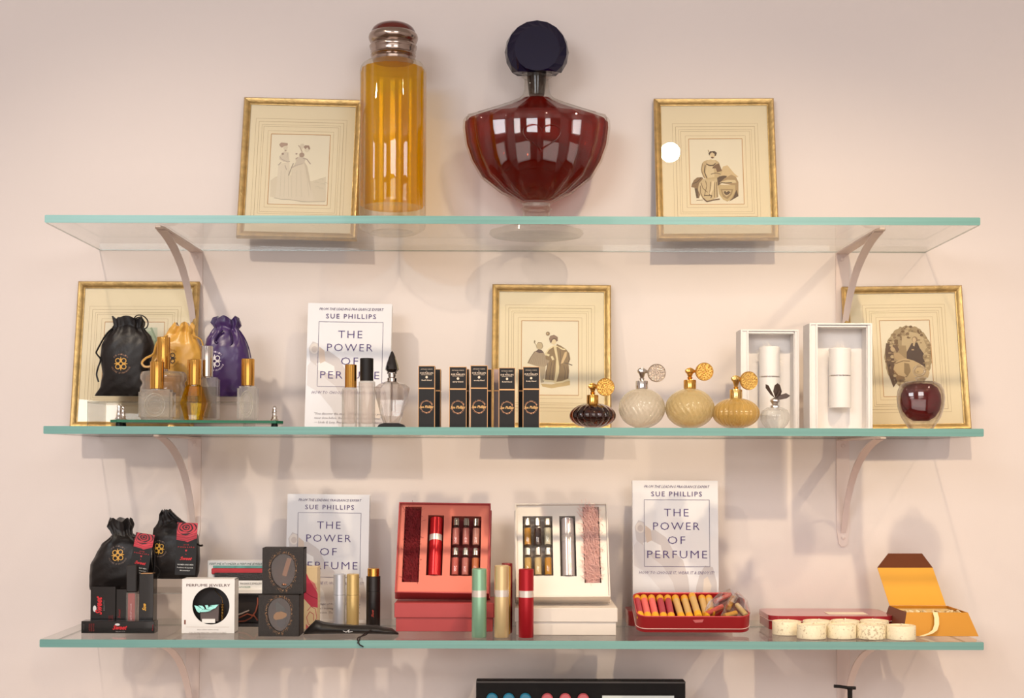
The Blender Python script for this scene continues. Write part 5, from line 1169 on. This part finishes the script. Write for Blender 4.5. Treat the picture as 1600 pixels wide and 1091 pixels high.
def stick(label, a, b, kind, lz, capf=.19, rad=.0064):
    """a, b: px of the far and near end"""

    def onplane(px, py, zl):
        A = P.I @ CAMP; d = P.I.to_3x3() @ ray(px, py); return A + d * ((zl - A.z) / d.z)
    p0 = onplane(*b, lz); p1 = onplane(*a, lz); p1.y = min(p1.y, Dp - .005); p0.y = max(p0.y, .0048); v = p1 - p0; L = v.length
    q = M @ Matrix.Translation(p0) @ v.to_track_quat('Z', 'Y').to_matrix().to_4x4()
    t = thing('capped_tube', label, 'sample tube', M=q, group='yellow capped tubes in the open tin')
    m = mat('ribbed_' + kind, cols[kind], .4)
    G().lathe([(rad * .95, L * capf), (rad * .95, L * (1 - capf)), (0, L * (1 - capf))], 20, mod=lambda t_, i: 1 - .04 * (int(t_ * 20 / pi / 2) % 2)).build('ribbed_tube', m, t, 40)
    G().lathe([(0, 0), (rad * .8, .0004), (rad, .0025), (rad, L * capf), (0, L * capf)], 20).build('yellow_cap', yc, t, 40); G().lathe([(rad, L * (1 - capf)), (rad, L - .0025), (rad * .8, L - .0004), (0, L)], 20).build('yellow_cap', yc, t, 40)
zs1 = Ht - .0062
for kind, a, b, lab in (('d', (994, 931), (1001, 966), 'dark pink capped tube against the left wall of the open tin'),
    ('p', (1003, 923), (1013, 967), 'light pink capped tube, the leftmost full one in the open tin'), ('p', (1015, 923), (1025, 967), 'light pink capped tube, second light pink one in the open tin'),
    ('d', (1028, 923), (1038, 969), 'dark pink capped tube beside the light pink tubes in the open tin'), ('d', (1040, 923), (1050, 969), 'dark pink capped tube touching the yellow tubes in the open tin'),
    ('y', (1052, 924), (1066, 969), 'yellow capped tube, first yellow one from the left in the open tin'), ('y', (1068, 931), (1079, 969), 'shorter yellow capped tube, second yellow one in the open tin'),
    ('y', (1078, 921), (1093, 968), 'raised yellow capped tube lying on top near the middle of the open tin'), ('y', (1096, 933), (1104, 965), 'yellow capped tube half under the cellophane bags'), ('y', (1107, 933), (1112, 960), 'yellow capped tube deepest under the cellophane bags')):
    stick(lab, a, b, kind, zs1 + (.004 if 'raised' in lab else 0), .17)
# cellophane bags with small pieces
cel = clear('cellophane', (248, 240, 232), 0, .08, 2.2)
def onpl(px, py, zl):
    A = P.I @ CAMP; d = P.I.to_3x3() @ ray(px, py); return A + d * ((zl - A.z) / d.z)
def crumple(label, outline, seed, pieces):
    rnd = random.Random(seed); pts = [onpl(a, b, zs1 + .004) for a, b in outline]; c0 = sum(pts, Vector()) / len(pts)
    g = G(); n = len(pts); rings = []
    for f, zz_ in ((.95, -.004), (1.02, .003), (.72, .009), (.35, .012)):
        rings.append([(c0.x + (p.x - c0.x) * f + rnd.uniform(-.0025, .0025), c0.y + (p.y - c0.y) * f + rnd.uniform(-.0025, .0025), c0.z + zz_ + rnd.uniform(-.003, .003)) for p in pts])
    g.loft(rings); b = g.build('cellophane_bag', cel, None); b.matrix_world = M; tag(b, label, 'cellophane bag', 'cellophane bags in the open tin')
    for j, (a, e, cc) in enumerate(pieces):
        p0, p1 = onpl(*a, zs1 + .003), onpl(*e, zs1 + .003); g = G(); g.tube([p0, p0.lerp(p1, .5), p1], .0045, 10)
        o_ = g.build('wrapped_tube', mat('piece_%s' % cc, dict(pink=(214, 96, 96), gold=(220, 168, 60), cream=(232, 210, 150))[cc], .4), None, 50); o_.matrix_world = M
        tag(o_, '%s tube inside the %s cellophane bag, %s' % (cc, 'triangular' if 'tri' in label else 'knotted', ('nearest the front', 'in its middle', 'towards its back')[j]), 'sample tube', 'tubes wrapped in cellophane')
crumple('triangular cellophane bag at the middle right of the open tin', [(1101, 962), (1108, 944), (1125, 930), (1143, 925), (1150, 938), (1135, 950), (1118, 960)], 3, [((1104, 960), (1128, 948), 'pink'), ((1118, 940), (1140, 930), 'pink')])
crumple('knotted cellophane bag at the right end of the open tin', [(1126, 966), (1130, 952), (1140, 935), (1152, 928), (1166, 940), (1170, 962), (1150, 966)], 4, [((1132, 963), (1150, 958), 'gold'), ((1138, 950), (1147, 932), 'gold'), ((1152, 946), (1166, 962), 'cream')])
# closed flat tin on the right
r, P, M = root('lidded_tin', 'closed flat red tin with a pale label, behind the row of tea candles', 'tin', 1296, -.155, Z3 + .0003, 'red enamel tins')
x0, x1 = P.x(1204, 975), P.x(1398, 975); H = P.z(963, 1296); Dp2 = .125
G().prismz(rrect(x0, x1, 0, Dp2, .02), 0, H * .62).build('tin_base', tinr, r, 40); G().prismz(rrect(x0 - .001, x1 + .001, -.001, Dp2 + .001, .021), H * .62 + .0002, H).build('tin_lid', mat('tin_lid_red', (186, 52, 62), .22, .3, .04, 20, coat=.6), r, 40)
rg = [(x, y, H * .62 + .0004) for x, y in rrect(x0 - .0013, x1 + .0013, -.0013, Dp2 + .0013, .021)]; G().tube(rg + [rg[0]], .0006, 6).build('pale_seam', mat('cream_enamel', (236, 206, 196), .4), r, 60)
xa = P.x(1300, 957); xb = P.x(1362, 957); G().box(xa, xb, .025, .062, H + .0001, H + .0006).build('paper_label', mat('cream_label', (240, 224, 200), .5), r)

# tea candles
cup = mat('speckled_cream_wax', (248, 232, 200), .45, 0, .10, 300, .15, 500, spec=.4); cup2 = mat('cream_candle_case', (244, 226, 188), .5, 0, .05, 150)
def blotch(m):
    nt = m.node_tree; N = nt.nodes; L = nt.links; p = N['Principled BSDF']; tc = [x for x in N if x.type == 'TEX_COORD'][0]
    v = N.new('ShaderNodeTexNoise'); v.inputs['Scale'].default_value = 260; v.inputs['Detail'].default_value = 5; L.new(tc.outputs['Object'], v.inputs['Vector'])
    r_ = N.new('ShaderNodeValToRGB'); r_.color_ramp.elements[0].position = .60; r_.color_ramp.elements[1].position = .68; r_.color_ramp.elements[0].color = (0, 0, 0, 1); r_.color_ramp.elements[1].color = (.55, .55, .55, 1)
    L.new(v.outputs['Fac'], r_.inputs[0]); mx = N.new('ShaderNodeMix'); mx.data_type = 'RGBA'; mx.inputs['B'].default_value = lin(150, 116, 76)
    src = p.inputs['Base Color'].links[0].from_socket; L.new(src, mx.inputs['A']); L.new(r_.outputs[0], mx.inputs['Factor']); L.new(mx.outputs['Result'], p.inputs['Base Color'])
blotch(cup)
wick = mat('wick', (236, 226, 206), .8); wax = mat('cream_wax', (250, 236, 206), .4, 0, .03)
def candle(first=None):
    r = thing('tea_candle', '', 'candle', group='speckled cream tea candles'); R = .0238; h = .0225
    G().lathe([(0, 0), (R * .97, 0), (R, .0008), (R, h - .0005), (R * .985, h), (R * .93, h), (R * .93, h - .003), (0, h - .003)], 48).build('candle_cup', cup, r, 40)
    G().lathe([(R * .92, h - .0034), (R * .92, h - .0016), (0, h - .0013)], 32).build('wax', wax, r, 40)
    G().tube([(0, 0, h - .002), (.001, 0, h + .001), (.0035, -.001, h + .0030)], .0007, 6).build('wick', wick, r, 60)
    return r
def dup(a, M, label):
    c = a.copy(); COL.objects.link(c); c.matrix_world = M; c['label'] = label
    for ch in a.children:
        d = ch.copy(); COL.objects.link(d); d.parent = c
    return c
c0 = candle(); cs = [(1232.5, 993.5, 'leftmost cream tea candle, set slightly behind the front row'), (1272, 999.5, 'cream tea candle, first from the left of the four front ones'), (1319.5, 999, 'cream tea candle, second from the left of the four front ones'), (1366, 999.5, 'heavily speckled cream tea candle, third of the four front ones'), (1413, 1000.5, 'cream tea candle in front of the gold box, rightmost of the front row'),
      (1281, 990, 'cream tea candle in the back row behind the first front one'), (1325, 990, 'cream tea candle in the middle of the back row'), (1371, 990, 'cream tea candle at the right end of the back row')]
for k, (px, py, lb) in enumerate(cs):
    D = (Z3 - CAMP.z) ; # depth of the contact from the row of the near rim
    Yn = CAMP.y + (1002 - 718) * 2.308 / (py - 718); Y = Yn + .0235
    if k >= 5: Y = -.262 + .0565 + .003 * (k - 5)
    x = on(px, Z3, Y - .02); Mx = Matrix.Translation((x, Y, Z3 + .0003)) @ Matrix.Rotation(k * 1.3, 4, 'Z')
    if k == 0: c0.matrix_world = Mx; c0['label'] = lb
    else: q = dup(c0, Mx, lb)
    if k == 3:
        cup_s = cup.copy(); cup_s.name = 'heavily_speckled_wax'
        for n_ in cup_s.node_tree.nodes:
            if n_.type == 'VALTORGB': n_.color_ramp.elements[0].position = .52; n_.color_ramp.elements[1].position = .60
        for ch in q.children:
            if ch.name.startswith('candle_cup'): ch.data = ch.data.copy(); ch.data.materials[0] = cup_s

# gold ingot box
goldc = mat('gold_card', (206, 142, 44), .42, .35, .06, 12); goldi = mat('gold_card_lining', (236, 172, 56), .5, .2, .04, 8); brn = mat('brown_card', (122, 66, 40), .6)
r, P, M = root('ingot_box', 'gold ingot shaped carton with its lid standing open and a cream ribbon', 'gift box', 1470, -.232, Z3 + .0003)
fx = lambda a, b: P(a, b, 0)
bl = P.x(1411, 993); br = P.x(1529, 993); tl = P.x(1417, 957, .01); tr_ = P.x(1513, 957, .01); hh = P.z(957.5, 1470, .01); Dd = .135; ins = .012
B = [(bl, 0, 0), (br, 0, 0), (br, Dd, 0), (bl, Dd, 0)]; Tt = [(tl, ins, hh), (tr_, ins, hh), (tr_, Dd - ins, hh), (tl, Dd - ins, hh)]
th_ = .0012
for nm, q, m in (('front_wall', (0, 1), goldc), ('side_wall', (1, 2), goldc), ('back_wall', (2, 3), goldc), ('side_wall', (3, 0), brn)):
    a, b = q; f = [Vector(B[a]), Vector(B[b]), Vector(Tt[b]), Vector(Tt[a])]; nn = (f[1] - f[0]).cross(f[3] - f[0]).normalized() * -th_
    vs = f + [p + nn for p in f]; G().add(vs, [(0, 1, 2, 3), (7, 6, 5, 4), (0, 4, 5, 1), (1, 5, 6, 2), (2, 6, 7, 3), (3, 7, 4, 0)]).build(nm, m, r)
G().prismz([(bl + .001, .001), (br - .001, .001), (br - .001, Dd - .001), (bl + .001, Dd - .001)], 0, .001).build('box_bottom', goldc, r)
G().prismz([(tl - .001, ins), (tr_ + .001, ins), (tr_ + .001, Dd - ins), (tl - .001, Dd - ins)], hh - .006, hh - .005).build('inner_tray', mat('cream_tray', (226, 196, 140), .5, 0, .4, 60), r)
# lid: hinge along the back top edge, leaning to the left as in the photo
yl = Dd - ins
L0 = Vector((tl + .004, yl, hh)); L1 = Vector((tr_ - .010, yl, hh)); pa = P(1371, 887.5, yl + .006); pb = P(1457.5, 887.5, yl + .006)
hl_ = [P(1390, 949, yl), P(1478, 949, yl)]
L0 = Vector((hl_[0][0], yl, hh + .0002)); L1 = Vector((hl_[1][0], yl, hh + .0002))
U0 = Vector((pa[0], yl + .006, pa[1])); U1 = Vector((pb[0], yl + .006, pb[1])); ta = P(1388, 865.5, yl - .006); tb = P(1441, 865.5, yl - .006)
V0 = Vector((ta[0], yl - .006, ta[1])); V1 = Vector((tb[0], yl - .006, tb[1]))
def slab(f, m, nm, t=.0012):
    nn = (f[1] - f[0]).cross(f[3] - f[0]).normalized() * -t; vs = f + [p + nn for p in f]; G().add(vs, [(0, 1, 2, 3), (7, 6, 5, 4), (0, 4, 5, 1), (1, 5, 6, 2), (2, 6, 7, 3), (3, 7, 4, 0)]).build(nm, m, r)
slab([L0, L1, U1, U0], goldi, 'lid_panel'); slab([U0, U1, V1, V0], brn, 'lid_flap')
rb_ = G(); pts = [(P.x(1461, 957, .008), .008, hh + .001), (P.x(1463, 965, .005), .0035, P.z(966, 1463)), (P.x(1463, 975), -.002, P.z(976, 1463)), (P.x(1459, 985), -.006, P.z(985, 1459, -.006)), (P.x(1451, 991), -.010, P.z(990, 1451, -.01)), (P.x(1440, 993, -.012), -.012, .0012)]
for a, b in zip(pts, pts[1:]):
    rb_.add([(a[0] - .004, a[1] - .0004, a[2]), (a[0] + .004, a[1] - .0004, a[2]), (b[0] + .004, b[1] - .0004, b[2]), (b[0] - .004, b[1] - .0004, b[2]), (a[0] - .004, a[1] + .0004, a[2] + .0002), (a[0] + .004, a[1] + .0004, a[2] + .0002), (b[0] + .004, b[1] + .0004, b[2] + .0002), (b[0] - .004, b[1] + .0004, b[2] + .0002)], [(0, 1, 2, 3), (7, 6, 5, 4), (0, 4, 5, 1), (1, 5, 6, 2), (2, 6, 7, 3), (3, 7, 4, 0)])
rb_.build('cream_ribbon', mat('cream_ribbon', (250, 220, 168), .4), r)
g = G(); rnd = random.Random(9)
for k in range(9): x = tl + .008 + (tr_ - tl - .016) * k / 8; g.tube([(x, ins + .01 + rnd.uniform(0, .02), hh - .003), (x + rnd.uniform(-.005, .01), ins + .03, hh - .0005), (x + rnd.uniform(0, .012), ins + .05, hh - .003)], .002, 6)
g.build('crumpled_tissue', mat('cream_tissue', (238, 214, 170), .5), r, 60)

# ------------------------------------------------------------------ below the shelves
zc = 0.95
cm = mat('counter_laminate', (214, 196, 186), .4, 0, .03)
ct = thing('display_counter', 'pale counter below the glass shelves', 'counter', (0, -.2, 0)); G().box(-.9, .9, -.2, .195, zc - .03, zc).build('worktop', cm, ct); G().box(-.88, .88, -.17, .19, .0, zc - .0302).build('cabinet_body', cm, ct)
Yc = -.12
x0, x1 = at(744, 1064, Yc).x, at(1071, 1064, Yc).x; zt = at(900, 1064, Yc).z
r = thing('tester_display', 'black display panel with rows of coloured knobs, cut off by the bottom of the frame', 'display stand', ((x0 + x1) / 2, Yc, zc)); w = (x1 - x0) / 2; H = zt - zc
bd = mat('black_display', (22, 18, 17), .6, 0, .2, spec=.2)
G().box(-w, w, 0, .025, 0, H, bev=.0015).build('panel', bd, r); G().box(-w * 1.02, w * 1.02, -.09, .06, 0, .012, bev=.002).build('base', bd, r)
G().box(-w, w, -.0015, 0, H - .004, H - .001).build('top_lip', mat('display_edge', (58, 50, 46), .3), r)
Pq = Px(Matrix.Translation(((x0 + x1) / 2, Yc, zc)))
for row in range(4):
    for k, px in enumerate((769, 795, 821, 855, 883, 911)):
        x = Pq.x(px, 1090); z = H - .030 - .05 * row - .0005; c = 'teal' if k < 3 else 'pink'
        G().lathe([(.009, 0), (.010, .003), (.010, .008), (.008, .010), (0, .0105)], 20, M=Matrix.Translation((x, -.0001, z)) @ Matrix.Rotation(pi / 2, 4, 'X')).build('knob', mat(c + '_knob', (36, 128, 160) if c == 'teal' else (226, 104, 110), .3), r, 40)
xa, xb = Pq.x(940, 1088), Pq.x(1054, 1088)
G().box(xa - .001, xb + .001, -.001, 0, .08, H - .0235).build('screen_bezel', bd, r); G().box(xa + .001, xb - .001, -.0016, -.001, .082, H - .0255).build('white_placard', mat('placard', (226, 232, 228), .3), r)
r = thing('jewellery_stand', 'black T shaped stand at the lower right, below the candles', 'stand', (at(1328, 1080, -.15).x, -.15, zc)); P = Px(Matrix.Translation(r.location)); hz = P.z(1072, 1320)
G().tube([(P.x(1303, 1073), 0, P.z(1072.5, 1303)), (P.x(1312, 1073), 0, P.z(1073, 1312)), (P.x(1325, 1075), 0, P.z(1075, 1325)), (P.x(1337, 1077), 0, P.z(1075.5, 1337))], .0028, 10).build('cross_bar', BLACKC, r, 60)
G().lathe([(.03, 0), (.03, .004), (.006, .008), (.004, .02), (.0042, P.z(1080, 1329)), (.0052, P.z(1076, 1329)), (0, P.z(1076, 1329))], 20).build('post', BLACKC, r, 40)
